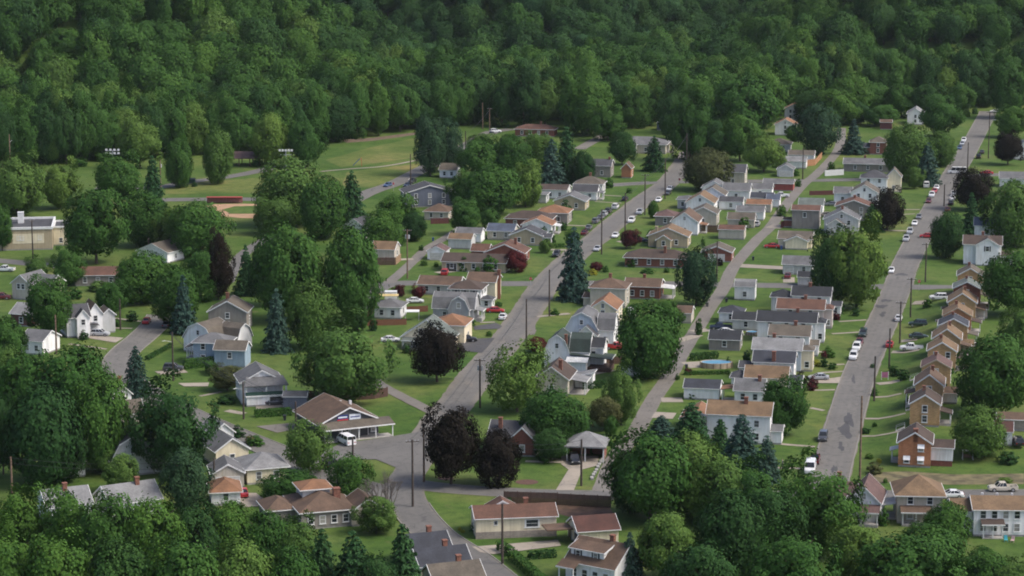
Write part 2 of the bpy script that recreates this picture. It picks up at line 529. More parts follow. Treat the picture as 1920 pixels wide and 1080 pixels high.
road('alley', [(520, 436), (470, 466), (445, 490), (425, 530)], 4.0, M_ROAD2)
road('side_street', [(-60, 486), (0, 489), (60, 495), (110, 499), (180, 512)], 6.5, M_ROAD2)
road('lower_road', LRD, 6.6, M_ROAD2)
road('left_street', LST, 7.2, M_ROAD)
road('bottom_street', BST, 7.4, M_ROAD2)
road('center_street', CST, 6.6, M_ROAD)
road('right_street', RST, 7.3, M_ROAD)
road('park_road', [(640, 388), (690, 362), (738, 345), (778, 325), (830, 298), (860, 282), (890, 265), (922, 248), (960, 242)], 7.0, M_ROAD)
road('park_road', [(180, 352), (290, 352), (350, 342), (420, 333), (480, 322), (520, 312)], 6.5, M_ROAD2)
road('parking_strip', [(300, 375), (400, 374), (520, 374)], 8.0, M_ROAD2, False)
road('footpath', [(600, 322), (655, 317), (720, 312), (790, 299), (820, 292)], 1.6, M_CONC, False)
road('footpath', [(1086, 280), (1118, 262), (1148, 248)], 5.0, M_GRAVEL, False)
road('gravel_lane', [(700, 712), (712, 722), (765, 750), (822, 778)], 3.2, M_GRAVEL, False)

def drive(p, q, w, mat=None, name='driveway'):
    road(name, [p, q], w, mat or M_CONC, False, lift=0.045 + rnd.random() * .012, ragged=.05)
def patch(name, pix, mat, lift=0.02, kind='structure'):
    mb = MB()
    g = [G(*q) for q in pix]
    mb.add([(p.x, p.y, p.z + lift) for p in g], [tuple(range(len(g)))])
    me = mb.mesh(name, [mat])
    bm = bmesh.new(); bm.from_mesh(me); bmesh.ops.triangulate(bm, faces=bm.faces[:]); bmesh.ops.recalc_face_normals(bm, faces=bm.faces[:])
    for fc in bm.faces:
        if fc.normal.z < 0: fc.normal_flip()
    bm.to_mesh(me); bm.free()
    return tag(link(name, me), kind=kind)

patch('parking_lot', [(585, 862), (618, 842), (640, 832), (727, 820), (815, 806), (806, 850), (782, 892), (745, 896), (742, 877), (705, 862), (655, 862), (612, 872), (598, 880)], M_ROAD2, .105)
patch('driveway', [(1052, 856), (1122, 856), (1122, 873), (1092, 881), (1076, 920), (1042, 920), (1066, 881), (1052, 871)], M_CONC, .1)
patch('driveway', [(888, 612), (930, 606), (942, 612), (936, 617), (890, 619)], M_DRIVE, .1)
patch('driveway', [(858, 650), (880, 636), (928, 634), (914, 652), (904, 662), (866, 658)], M_DRIVE, .1)
patch('driveway', [(885, 1026), (1046, 1013), (1052, 1024), (925, 1040), (900, 1036)], M_CONC, .1)
patch('driveway', [(165, 628), (232, 634), (217, 643), (168, 635)], M_CONC, .1)
patch('driveway', [(290, 697), (345, 694), (353, 699), (300, 703)], M_CONC, .1)
patch('driveway', [(334, 719), (392, 718), (390, 725), (345, 725)], M_CONC, .1)
patch('driveway', [(480, 758), (530, 756), (534, 764), (480, 768)], M_CONC, .1)
patch('driveway', [(480, 800), (553, 793), (556, 805), (520, 812)], M_GRAVEL, .1)
patch('driveway', [(1511, 716), (1578, 707), (1574, 719), (1530, 719)], M_CONC, .1)
patch('driveway', [(440, 925), (480, 925), (510, 948), (455, 952)], M_CONC, .1)
patch('bare_soil', [(330, 371), (380, 372), (378, 377), (330, 376)], M_SOIL, .015)
patch('bank_soil', [(945, 944), (1142, 950), (1165, 985), (1100, 978), (1040, 962), (960, 952)], M_SOIL, .02)
patch('bank_soil', [(1625, 886), (1700, 884), (1790, 890), (1920, 888), (1920, 908), (1780, 909), (1680, 903), (1640, 908)], plain('dry_grass', (.135, .115, .055), .95, 0, .35, .35), .03)
patch('mulch_ring', [(988 + 22 * math.cos(a * .5236), 904 + 5 * math.sin(a * .5236)) for a in range(12)], plain('mulch', (.10, .05, .035), .95, 0, .2), .03)
patch('mulch_ring', [(836 + 16 * math.cos(a * .5236), 897 + 4 * math.sin(a * .5236)) for a in range(12)], MATS['mulch'], .03)
patch('bare_soil', [(640, 262), (700, 258), (780, 248), (786, 252), (700, 264), (650, 268)], plain('park_soil', (.12, .085, .055), .95, 0, .2, .5), .015)
patch('bare_soil', [(735, 283), (750, 277), (770, 280), (765, 284)], MATS['park_soil'], .015)
# the ball field: skinned infield with a grass square
patch('infield', [(378, 388), (400, 383), (450, 382), (520, 383), (548, 390), (552, 403), (520, 410), (450, 409), (415, 405)], M_SAND, .03)
patch('infield_grass', [(418, 393), (440, 387), (500, 386), (525, 394), (500, 401), (432, 401)], M_GRASS, .06)
patch('outfield', [(310, 345), (380, 342), (470, 334), (520, 334), (520, 362), (310, 364)], grass_mat('outfield_grass', (1.7, 1.22, 1.6)), .02)
patch('outfield', [(610, 300), (700, 275), (790, 256), (800, 292), (700, 307), (640, 314)], bpy.data.materials['outfield_grass'], .02)
patch('outfield', [(640, 350), (650, 322), (760, 310), (795, 303), (770, 322), (700, 352)], bpy.data.materials['outfield_grass'], .02)

for p, q, w in [((1527, 660), (1555, 660), 1.2), ((1540, 699), (1588, 696), 1.2), ((1560, 626), (1612, 623), 1.2), ((1573, 603), (1625, 600), 1.2), ((1550, 685), (1583, 683), 1.2),
                ((1520, 765), (1545, 770), 1.2), ((1455, 832), (1528, 838), 1.3), ((1455, 877), (1505, 879), 1.1), ((1522, 732), (1566, 731), 1.2), ((1655, 432), (1705, 433), 2.0),
                ((1660, 404), (1716, 401), 1.2), ((1640, 393), (1725, 393), 1.4), ((1130, 366), (1165, 368), 1.2), ((1115, 378), (1165, 381), 1.2), ((1055, 422), (1105, 424), 1.3),
                ((1020, 468), (1065, 469), 2.2), ((200, 595), (265, 603), 1.2), ((205, 615), (248, 616), 1.2), ((130, 645), (200, 655), 1.1), ((375, 743), (415, 735), 1.1),
                ((425, 770), (458, 776), 2.0), ((1005, 594), (1068, 588), 2.0), ((900, 605), (928, 604), 1.2), ((985, 865), (1052, 867), 1.3), ((1035, 860), (1065, 866), 1.2),
                ((1690, 738), (1640, 745), 1.3), ((1698, 775), (1622, 785), 1.4), ((1690, 808), (1615, 818), 1.1), ((1725, 655), (1672, 660), 3.0), ((1720, 636), (1690, 640), 3.0), ((1735, 567), (1712, 568), 5.0), ((1690, 713), (1645, 720), 2.4),
                ((1200, 449), (1160, 454), 3.0), ((1385, 498), (1475, 503), 5.5), ((1479, 520), (1479, 530), 3.2), ((1465, 421), (1448, 428), 5), ((1240, 750), (1280, 750), 4.5), ((1225, 778), (1265, 780), 5.5),
                ((1285, 685), (1320, 683), 6.5), ((1330, 618), (1300, 622), 3.5), ((820, 512), (850, 508), 3.4), ((1140, 692), (1100, 700), 5), ((1270, 640), (1310, 628), 3), ((710, 488), (775, 486), 3)]:
    drive(p, q, w)

# kerbs, left out where another road or junction lies
M_KERB = plain('kerb_concrete', (.22, .205, .185), .85)
def on_other(p, own):
    for pts, hw in ROADS:
        if pts is own: continue
        for q in pts[::2]:
            if (q.x - p.x) ** 2 + (q.y - p.y) ** 2 < (hw + 1.6) ** 2:
                return True
    return False
def kerbs(idx, skip=()):
    pts, hw = ROADS[idx]
    for side in (-1, 1):
        mb = MB()
        ring = []
        for i, p in enumerate(pts):
            t = pts[min(i + 1, len(pts) - 1)] - pts[max(i - 1, 0)]
            t = Vector((t.x, t.y, 0)).normalized(); s = Vector((t.y, -t.x, 0)) * side
            q = p + s * (hw + .1)
            if on_other(q, pts):
                ring.append(None); continue
            a, b = q - s * .09, q + s * .09
            ring.append([(a.x, a.y, hz(a.x, a.y) - .05), (a.x, a.y, hz(a.x, a.y) + .16), (b.x, b.y, hz(b.x, b.y) + .16), (b.x, b.y, hz(b.x, b.y) - .05)])
        for r0, r1 in zip(ring, ring[1:]):
            if r0 and r1:
                mb.add(r0 + r1, [(0, 1, 5, 4), (1, 2, 6, 5), (2, 3, 7, 6)])
        if mb.v:
            tag(mb.build('kerb', M_KERB), kind='structure')
RNAMES = ['x1', 'x2', 'aly', 'd', 'b', 'side', 'lower', 'left', 'bottom', 'center', 'right']
for nme in ('left', 'right', 'x2', 'bottom'):
    kerbs(RNAMES.index(nme))

def blob(px, py, rx, ry, seed, mat, name='road_patch'):
    r = random.Random(seed)
    ph = [r.uniform(0, 6.28) for _ in range(4)]
    pts = []
    for k in range(26):
        t = 6.283 * k / 26
        q = 1 + .28 * math.sin(2 * t + ph[0]) + .22 * math.sin(3 * t + ph[1]) + .15 * math.sin(5 * t + ph[2]) + .1 * math.sin(9 * t + ph[3])
        pts.append((px + rx * q * math.cos(t), py + ry * q * math.sin(t)))
    patch(name, pts, mat, .1)
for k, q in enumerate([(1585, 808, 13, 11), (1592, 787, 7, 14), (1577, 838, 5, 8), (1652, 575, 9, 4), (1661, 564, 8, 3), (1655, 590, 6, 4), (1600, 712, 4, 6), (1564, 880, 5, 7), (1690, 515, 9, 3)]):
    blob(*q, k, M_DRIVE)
for k, q in enumerate([(940, 640, 8, 6), (990, 600, 10, 5), (1000, 620, 6, 8), (880, 720, 7, 5), (1060, 500, 9, 3)]):
    blob(*q, 40 + k, M_GRAVEL)

# ------------------------------------------------------------------ labels that single things out
LAND = []           # (px, py, short name) of every building, used to say where smaller things stand
USED = {}
def where(phrase, px, py):
    """phrase + its place relative to a building one can find; never the same words twice"""
    near = sorted(LAND, key=lambda l: math.hypot(l[0] - px, (l[1] - py) * 1.6))[:16]
    for lim in (16,):
        for x, y, s in near:
            dx, dy = px - x, (py - y) * 1.6
            rels = ['left of' if dx < 0 else 'right of', 'behind' if dy < 0 else 'in front of']
            if abs(dy) > abs(dx): rels.reverse()
            if math.hypot(dx, dy) > 60: rels = rels[:1]
            lab = f'{phrase} {rels[0]} the {s}'
            if lab not in USED and len(lab.split()) <= lim:
                USED[lab] = 1
                return lab
    lab = phrase + ' near the ' + min((l[2] for l in near), key=len)
    print('LABEL FALLBACK', lab)
    return lab

# ------------------------------------------------------------------ houses
def ring_frame(w, h, t, y0, y1, mb):
    mb.box(-w / 2, w / 2, y0, y1, h / 2 - t, h / 2)
    mb.box(-w / 2, w / 2, y0, y1, -h / 2, -h / 2 + t)
    mb.box(-w / 2, -w / 2 + t, y0, y1, -h / 2 + t, h / 2 - t)
    mb.box(w / 2 - t, w / 2, y0, y1, -h / 2 + t, h / 2 - t)
def win_meshes():
    f = MB(); ring_frame(1.16, 1.56, .13, -.09, 0, f)
    f.box(-.45, .45, -.06, -.001, -.03, .03)
    f.box(-.66, .66, -.14, 0, -.86, -.78)
    p = MB(); p.box(-.45, .45, -.035, -.002, -.65, -.03); p.box(-.45, .45, -.045, -.002, .03, .65)
    return f.mesh('window', [M_TRIM]), p.mesh('pane', [M_GLASS])
WF, WP = win_meshes()
def dark_shutter():
    s = MB(); s.box(-.95, -.60, -.05, -.003, -.78, .78); s.box(.60, .95, -.05, -.003, -.78, .78)
    return s.mesh('shutter', [plain('shutter', (.02, .025, .03), .6)])
SH = dark_shutter()
FACE = {'F': 0.0, 'R': math.pi / 2, 'L': -math.pi / 2, 'B': math.pi}
def face_pos(vol, face, u, z):
    x, y, w, d = vol['x'], vol['y'], vol['w'], vol['d']
    if face == 'F': return (x + u, y - d / 2, z)
    if face == 'B': return (x - u, y + d / 2, z)
    if face == 'R': return (x + w / 2, y + u, z)
    return (x - w / 2, y - u, z)
def add_win(root, vol, face, u, z, sx=1.0, sz=1.0, shut=False):
    o = link('window', WF, root, face_pos(vol, face, u, z + vol['z0']), FACE[face], (sx, 1, sz))
    link('pane', WP, o)
    if shut: link('shutter', SH, o)
    return o
def add_door(root, vol, face, u, w=1.0, h=2.1, mat=None, z=0.0, name='door'):
    mb = MB()
    mb.box(-w / 2, w / 2, -.06, -.002, 0, h)
    o = mb.build(name, mat or M_DOOR, root, face_pos(vol, face, u, z + vol['z0'] + .05)); o.rotation_euler = (0, 0, FACE[face])
    fr = MB(); fr.box(-w / 2 - .12, -w / 2, -.1, 0, 0, h + .12); fr.box(w / 2, w / 2 + .12, -.1, 0, 0, h + .12); fr.box(-w / 2, w / 2, -.1, 0, h, h + .12)
    fr.build('door_frame', M_TRIM, o)
    if name == 'garage_door':
        pn = MB()
        for k in range(1, 4):
            pn.box(-w / 2 + .05, w / 2 - .05, -.075, -.06, h * k / 4 - .02, h * k / 4 + .02)
        pn.build('rail', M_FOUND, o)
    return o

def vol_mesh(root, x, y, w, d, e, r, T, wall, roof, z0=0.0, oh=.45, trim=None, wname='wall', rname='roof', found=True):
    """one wall block with its roof; returns a dict used to hang windows on it"""
    vol = dict(x=x, y=y, w=w, d=d, e=e, r=r, z0=z0)
    trim = trim or M_TRIM
    kind, ax = (T.split('_') + ['x'])[:2]
    wm, rm = wall_mat(wall), roof_mat(roof)
    zb = -.9 if z0 == 0 else z0
    lo = z0 + .35 if (z0 == 0 and found) else zb
    def P(u, t, z):           # u across the ridge, t along it
        return (x + u, y + t, z) if ax == 'y' else (x + t, y + u, z)
    half, ln = (w / 2, d / 2) if ax == 'y' else (d / 2, w / 2)
    if kind == 'gable': prof = [(-half, e), (0, e + r), (half, e)]
    elif kind == 'gamb': prof = [(-half, e), (-.62 * half, e + .68 * r), (0, e + r), (.62 * half, e + .68 * r), (half, e)]
    elif kind == 'shed': prof = [(-half, e), (half, e + r)]
    elif kind == 'dehs': prof = [(-half, e + r), (half, e)]
    else: prof = None
    if z0 == 0 and found:
        fb = MB(); fb.box(x - w / 2 + .04, x + w / 2 - .04, y - d / 2 + .04, y + d / 2 - .04, -.9, .35)
        fb.build('foundation', M_FOUND, root)
    mb = MB()
    if prof:
        prof = [(u, z + z0) for u, z in prof]
        for s in (-1, 1):
            pts = [P(-half, s * ln, lo), P(half, s * ln, lo)] + [P(u, s * ln, z) for u, z in reversed(prof)]
            mb.add(pts, [tuple(range(len(pts))) if (s < 0) == (ax == 'y') else tuple(reversed(range(len(pts))))])
        for u, z in (prof[0], prof[-1]):
            mb.add([P(u, -ln, lo), P(u, ln, lo), P(u, ln, z), P(u, -ln, z)], [(0, 1, 2, 3)])
        mb.build(wname, wm, root)
        # roof slab
        def ext(a, b, q):
            l = math.hypot(a[0] - b[0], a[1] - b[1])
            return (a[0] + (a[0] - b[0]) / l * q, a[1] + (a[1] - b[1]) / l * q)
        low = [ext(prof[0], prof[1], oh)] + prof[1:-1] + [ext(prof[-1], prof[-2], oh)]
        low = [(u, z + .02) for u, z in low]
        th = .16
        rb = MB()
        L_ = ln + oh * .7
        n = len(low)
        vs = []
        for t in (-L_, L_):
            vs += [P(u, t, z) for u, z in low] + [P(u, t, z + th) for u, z in low]
        fs = []
        for i in range(n - 1):
            fs += [(n + i, n + i + 1, 3 * n + i + 1, 3 * n + i), (i, 2 * n + i, 2 * n + i + 1, i + 1), (i, i + 1, n + i + 1, n + i), (2 * n + i, 3 * n + i, 3 * n + i + 1, 2 * n + i + 1)]
        fs += [(0, n, 3 * n, 2 * n), (n - 1, 3 * n - 1, 4 * n - 1, 2 * n - 1)]
        rb.add(vs, fs)
        ro = rb.build(rname, rm, root)
        tb = MB()
        for s in (-1, 1):
            t0, t1 = s * (L_ + .003), s * (L_ + .07)
            for i in range(n - 1):
                (u0, za), (u1, zc) = low[i], low[i + 1]
                tb.add([P(u0, t0, za - .1), P(u1, t0, zc - .1), P(u1, t0, zc + th + .03), P(u0, t0, za + th + .03),
                        P(u0, t1, za - .1), P(u1, t1, zc - .1), P(u1, t1, zc + th + .03), P(u0, t1, za + th + .03)],
                       [(4, 5, 6, 7), (3, 2, 6, 7), (0, 1, 5, 4), (0, 3, 7, 4), (1, 2, 6, 5)])
        for u, z in (low[0], low[-1]):
            if abs(u) < half: continue
            q = .1 if u > 0 else -.1
            a, b = sorted((u + (.004 if u > 0 else -.004), u + q))
            c0, c1 = P(a, -L_, 0), P(b, L_, 0)
            tb.box(min(c0[0], c1[0]), max(c0[0], c1[0]), min(c0[1], c1[1]), max(c0[1], c1[1]), z + .02, z + .14)
        tb.build('trim', trim, ro)
    elif kind == 'hip':
        mb.box(x - w / 2, x + w / 2, y - d / 2, y + d / 2, lo, z0 + e)
        mb.build(wname, wm, root)
        W, D = w / 2 + oh, d / 2 + oh
        z = z0 + e - .12
        rl = max(0.0, (W - D)) if W >= D else max(0.0, (D - W))
        a, b = ((-rl, 0), (rl, 0)) if W >= D else ((0, -rl), (0, rl))
        rb = MB()
        vs = [(x - W, y - D, z), (x + W, y - D, z), (x + W, y + D, z), (x - W, y + D, z), (x - W, y - D, z + .16), (x + W, y - D, z + .16), (x + W, y + D, z + .16), (x - W, y + D, z + .16),
              (x + a[0], y + a[1], z0 + e + r), (x + b[0], y + b[1], z0 + e + r)]
        if W >= D:
            fs = [(4, 5, 9, 8), (5, 6, 9), (6, 7, 8, 9), (7, 4, 8)]
        else:
            fs = [(4, 5, 8), (5, 6, 9, 8), (6, 7, 9), (7, 4, 8, 9)]
        fs += [(0, 3, 2, 1), (0, 1, 5, 4), (1, 2, 6, 5), (2, 3, 7, 6), (3, 0, 4, 7)]
        rb.add(vs, fs)
        ro = rb.build(rname, rm, root)
        tb = MB()
        tb.box(x - W - .07, x + W + .07, y - D - .07, y - D - .004, z - .02, z + .15); tb.box(x - W - .07, x + W + .07, y + D + .004, y + D + .07, z - .02, z + .15)
        tb.box(x - W - .07, x - W - .004, y - D - .003, y + D + .003, z - .02, z + .15); tb.box(x + W + .004, x + W + .07, y - D - .003, y + D + .003, z - .02, z + .15)
        tb.build('trim', trim, ro)
    else:                      # flat roof with parapet
        mb.box(x - w / 2, x + w / 2, y - d / 2, y + d / 2, lo, z0 + e)
        mb.build(wname, wm, root)
        rb = MB(); rb.box(x - w / 2 + .3, x + w / 2 - .3, y - d / 2 + .3, y + d / 2 - .3, z0 + e + .002, z0 + e + .12)
        ro = rb.build(rname, rm, root)
        tb = MB(); q = .25
        tb.box(x - w / 2 - q, x + w / 2 + q, y - d / 2 - q, y - d / 2 + .3, z0 + e + .003, z0 + e + r); tb.box(x - w / 2 - q, x + w / 2 + q, y + d / 2 - .3, y + d / 2 + q, z0 + e + .003, z0 + e + r)
        tb.box(x - w / 2 - q, x - w / 2 + .3, y - d / 2 + .303, y + d / 2 - .303, z0 + e + .003, z0 + e + r); tb.box(x + w / 2 - .3, x + w / 2 + q, y - d / 2 + .303, y + d / 2 - .303, z0 + e + .003, z0 + e + r)
        tb.build('parapet', trim, ro)
    vol['roof'] = ro; vol['prof'] = prof; vol['ax'] = ax
    return vol

def add_chimney(vol, u, v, h=1.0, s=.75, mat=None, flue=True):
    z = vol['z0'] + vol['e']
    top = z + vol['r'] + h
    mb = MB(); mb.box(vol['x'] + u - s / 2, vol['x'] + u + s / 2, vol['y'] + v - s / 2, vol['y'] + v + s / 2, z, top)
    mb.box(vol['x'] + u - s / 2 - .08, vol['x'] + u + s / 2 + .08, vol['y'] + v - s / 2 - .08, vol['y'] + v + s / 2 + .08, top, top + .14)
    mb.build('chimney', mat or M_CHIM, vol['roof'])

def add_porch(root, vol, face, u, w, dp, h, roof, rise=.7, floor=.4, posts=3, flatroof=False, rail=False, postmat=None):
    """a roofed porch standing against one face: slab and roof, posts as sub-parts"""
    base = face_pos(vol, face, u, vol['z0'])
    mb = MB()
    mb.box(-w / 2, w / 2, -dp, -.004, -.9, floor)
    o = mb.build('porch', plain('porch_floor', (.34, .32, .29), .85), root, base); o.rotation_euler = (0, 0, FACE[face])
    rb = MB()
    q = .25; z0, z1 = h, h + rise
    vs = [(-w / 2 - q, -dp - q, z0), (w / 2 + q, -dp - q, z0), (w / 2 + q, -.005, z1), (-w / 2 - q, -.005, z1)]
    vs += [(a, b, c + .14) for a, b, c in vs]
    rb.add(vs, [(0, 3, 2, 1), (4, 5, 6, 7), (0, 1, 5, 4), (1, 2, 6, 5), (2, 3, 7, 6), (3, 0, 4, 7)])
    rb.build('porch_roof', roof_mat(roof), o)
    fb = MB(); fb.box(-w / 2 - q, w / 2 + q, -dp - q - .06, -dp - q - .003, z0 - .08, z0 + .16)
    fb.build('fascia', M_TRIM, o)
    pm = MB(); pm.box(-.09, .09, -.09, .09, floor, h + .02)
    pmesh = pm.mesh('post', [postmat or M_TRIM])
    for i in range(posts):
        t = -w / 2 + .15 + (w - .3) * i / max(1, posts - 1)
        link('post', pmesh, o, (t, -dp + .15, 0))
    if rail:
        rl = MB(); rl.box(-w / 2, w / 2, -dp, -dp + .06, floor + .8, floor + .9)
        k = -w / 2
        while k < w / 2:
            rl.box(k, k + .05, -dp + .005, -dp + .055, floor, floor + .8); k += .35
        rl.build('railing', M_TRIM, o)
    return o

def add_dormer(root, vol, u, w, z, rise, wall, roof, face='F', run=2.5, y=None):
    """small gable dormer on a roof slope"""
    yy = vol['y'] - vol['d'] / 2 + run / 2 + .5 if y is None else y
    d2 = vol_mesh(root, vol['x'] + u, yy, w, run, z - vol['e'] - vol['z0'] + 0, rise, 'gable_y', wall, roof, z0=vol['e'] + vol['z0'] - .01, oh=.25, wname='dormer', rname='dormer_roof')
    return d2

DEF_TH = 11.0
def H(short, ext, px, py, wpx, d, e, r, T, wall, roof, nf=2, nr=1, nl=1, th=None, ch=None, cat='house', attic=False, door=None, garage=None, shut=False, oh=.45, trim=None, wname='wall', group=None, lm=True):
    """a building whose front wall (towards the camera) is centred on pixel (px, py) at the ground and wpx pixels wide"""
    th = DEF_TH if th is None else th
    s = S(px, py)
    w = wpx / s
    rz = -math.radians(th)
    g = G(px, py)
    c = Vector((g.x - math.sin(rz) * d / 2, g.y + math.cos(rz) * d / 2, 0))
    c.z = min(g.z, hz(c.x, c.y) + .3)
    nm = {'house': 'house', 'garage': 'garage', 'shed': 'shed'}.get(cat, cat.replace(' ', '_'))
    root = link(nm, None, None, c, rz)
    lab = (short + ' ' + ext).strip()
    tag(root, lab, cat, group)
    if len(lab.split()) > 16: print('LONG', lab)
    if lm: LAND.append((px, py - e * s * .5, short))
    v = vol_mesh(root, 0, 0, w, d, e, r, T, wall, roof, oh=oh, trim=trim)
    storeys = 2 if e > 4.2 else 1
    kind = T.split('_')[0]
    for k in range(storeys):
        z = 1.65 + 2.65 * k
        if z + .8 > e: z = e - .95
        for face, n, span in (('F', nf, w), ('R', nr, d), ('L', nl, d)):
            for i in range(n):
                u = (-.5 + (i + .5) / n) * span * .86
                if k == 0 and ((door == face and i == n // 2) or garage == face):
                    continue
                add_win(root, v, face, u, z, shut=shut)
    if door:
        n = {'F': nf, 'R': nr, 'L': nl}[door]; span = w if door == 'F' else d
        add_door(root, v, door, (-.5 + (n // 2 + .5) / max(1, n)) * span * .86)
    if garage:
        span = w if garage == 'F' else d
        add_door(root, v, garage, 0, min(4.6, span * .7), 2.15, M_GDOOR, name='garage_door')
    if attic and kind in ('gable', 'gamb'):
        f = 'F' if v['ax'] == 'y' else 'R'
        add_win(root, v, f, 0, e + r * .38, .8, .8)
    if ch:
        add_chimney(v, *ch)
    return root, v

def W_(root, x, y, w, d, e, r, T, wall, roof, z0=0.0, nf=0, nr=0, oh=.4, found=True, z=None):
    v = vol_mesh(root, x, y, w, d, e, r, T, wall, roof, z0=z0, oh=oh, wname='wing', rname='wing_roof', found=found)
    for face, n, span in (('F', nf, w), ('R', nr, d)):
        for i in range(n):
            add_win(root, v, face, (-.5 + (i + .5) / n) * span * .86, z or min(1.65, e - 1.0))
    return v

# ---- brick row on the bank, right of the right-hand street, near to far
R_, v = H('red brick house with three white window awnings', 'nearest of the row on the bank', 1714, 876, 60, 8.0, 4.9, 2.0, 'gable_y', 'orangebrick', 'dbrown', 0, 1, 1)
add_chimney(v, .1, -3.55, .6, .9)
M_AWN = plain('awning_white', (.72, .72, .70), .5, 0, .05)
for u, z in ((-1.5, 1.5), (1.2, 1.5), (1.2, 3.9)):
    w_ = add_win(R_, v, 'F', u, z, 1, .95)
    a = MB(); a.add([(-.66, -.02, .78), (.66, -.02, .78), (.66, -.62, .0), (-.66, -.62, .0), (-.66, -.02, .0), (.66, -.02, .0)], [(0, 3, 2, 1), (0, 4, 3), (1, 2, 5)])
    a.build('awning', M_AWN, w_)
sp = W_(R_, 5.2, .4, 4.2, 5.5, 2.6, .9, 'gable_x', 'white', 'dbrown', z0=1.15, nf=0, found=False)
ub = MB(); ub.box(3.2, 7.2, -2.2, 3.0, -.9, 1.14); ub.build('porch_base', wall_mat('brick'), R_)
add_porch(R_, v, 'L', 0, 2.4, 1.5, 2.4, 'white', .5, .6, 2)
EROW = [('tan brick house with dark roof', 'second of the row on the bank', 1733, 800, 55, 'tanbrick', 'dbrown', 'R'),
        ('tan brick house with white porch over the lawn', 'third of the row on the bank', 1741, 765, 51, 'tanbrick', 'brown', 'L'),
        ('brown brick house with purple roof', 'fourth of the row on the bank', 1754, 727, 53, 'tanbrick', 'purple', None),
        ('tan brick house with brown roof', 'fifth of the row on the bank', 1765, 697, 52, 'tanbrick', 'tanr', 'R'),
        ('tan brick house with light tan roof', 'sixth of the row on the bank', 1774, 672, 50, 'tanbrick', 'tanr', 'R'),
        ('tan brick house with slate grey roof', 'in the middle of the brick row', 1786, 650, 53, 'tanbrick', 'slate', 'R'),
        ('orange brick house with brown roof', 'eighth of the row on the bank', 1794, 626, 51, 'orangebrick', 'tanr', 'R'),
        ('olive tan brick house with tan roof', 'ninth of the row on the bank', 1803, 602, 50, 'tanbrick', 'tanr', 'R'),
        ('dark red brick house with green roof', 'tenth of the row on the bank', 1812, 575, 50, 'brick', 'ggreen', 'R'),
        ('tan brick house with grey brown roof', 'at the far end of the brick row', 1818, 552, 46, 'tanbrick', 'gbrown', None)]
for k, (sh, ex, px, py, wp, wl, rf, pch) in enumerate(EROW):
    R_, v = H(sh, ex, px, py, wp, (7.5, 8.2, 7.0)[k % 3], (4.7, 5.0, 4.5, 4.8)[k % 4], (1.9, 2.2, 1.7)[k % 3], 'gable_y', wl, rf, 1 if k != 3 else 2, 2, 1, oh=(.35, .5, .28)[k % 3], trim=(M_TRIM, M_TRIMC)[k % 4 == 2])
    if k in (1, 4, 7): W_(R_, v['w'] / 2 + 1.5, 2.4, 2.9, 3.6, 2.4, .9, 'gable_x', ('white', 'taupe', 'beige')[k // 3], rf)
    add_chimney(v, (-.4, .5, -.2)[k % 3], 1.6, .7, .6)
    if pch == 'R':
        add_porch(R_, v, 'R', -.5, 3.6, 2.3, 2.5, ('dbrown', 'brown', 'gbrown')[k % 3], .6, .5, 2, rail=k == 0)
    if pch == 'L':
        add_porch(R_, v, 'L', .8, 3.2, 2.0, 2.5, 'brown', .5, .5, 2, rail=True)
    if k in (6, 7, 8):
        add_porch(R_, v, 'L', 0, 2.6, 1.6, 2.3, 'brown', .4, .4, 2)

R_, v = H('white farmhouse with brown roof', 'above the far end of the brick row', 1841, 497, 69, 8, 6.0, 1.9, 'gable_x', 'white', 'dbrown', 0, 1, 1, ch=(0, .5))
g2 = W_(R_, 1.4, -3.2, 6.4, 4.5, 6.0, 1.9, 'gable_y', 'white', 'dbrown')
for u, z in ((0, 5.0), (1.6, 1.7)): add_win(R_, g2, 'F', u, z, shut=True)
g3 = W_(R_, 6.6, -1.5, 3.8, 5, 2.8, .9, 'gable_x', 'white', 'dbrown'); add_win(R_, g3, 'F', 0, 1.6, shut=True)
R_, v = H('white house with blue grey roof', 'behind the white farmhouse', 1866, 462, 78, 8, 6.2, 1.8, 'gable_x', 'white', 'bluer', 2, 1, 1)
R_, v = H('white bungalow with grey roof', 'at the right edge by the far cross street', 1908, 352, 66, 8, 3.2, 1.8, 'gable_x', 'white', 'grey', 2, 0, 1)
R_, v = H('white house with pale blue roof', 'at the right edge behind the maroon maple', 1926, 300, 50, 9, 5.2, 2.0, 'gable_y', 'white', 'bluer', 2, 0, 1)
R_, v = H('small white shed with dark red roof', 'right of the tree below the brick row', 1881, 836, 32, 5, 2.9, 1.4, 'gable_x', 'white', 'dred', 0, 0, 0, cat='shed', oh=.3)
R_, v = H('long low brown shed', 'at the right edge below the brick row', 1902, 808, 62, 5, 2.4, .8, 'gable_x', 'stone', 'brown', 0, 0, 0, cat='shed')

# ---- white row left of the right-hand street
def front_porch(R_, v, roof, w=3.4, dp=2.6, tall=False, wall='white'):
    q = W_(R_, v['w'] / 2 + dp / 2 + .02, -.5, dp, w + 1.2, 2.7 if not tall else 5.0, .8, 'gable_x' if not tall else 'hip', wall, roof, nf=1, nr=1)
    return q
R_, v = H('white house with black roof and left wing', 'at the far end of the white row', 1520, 593, 71, 7.5, 5.3, 1.7, 'gable_x', 'white', 'black', 2, 1, 0, ch=(-.5, 0))
W_(R_, -v['w'] / 2 - 2.7, 0, 5.3, 6, 4.6, 1.6, 'hip', 'lgrey', 'black', nf=1); front_porch(R_, v, 'slate')
R_, v = H('cream house with red brown roof', 'second from the far end of the white row', 1500, 616, 87, 7, 5.0, 1.8, 'gable_x', 'pink', 'rbrown', 2, 1, 0, ch=(1, 0)); front_porch(R_, v, 'rbrown', 3, 2, True, 'pink')
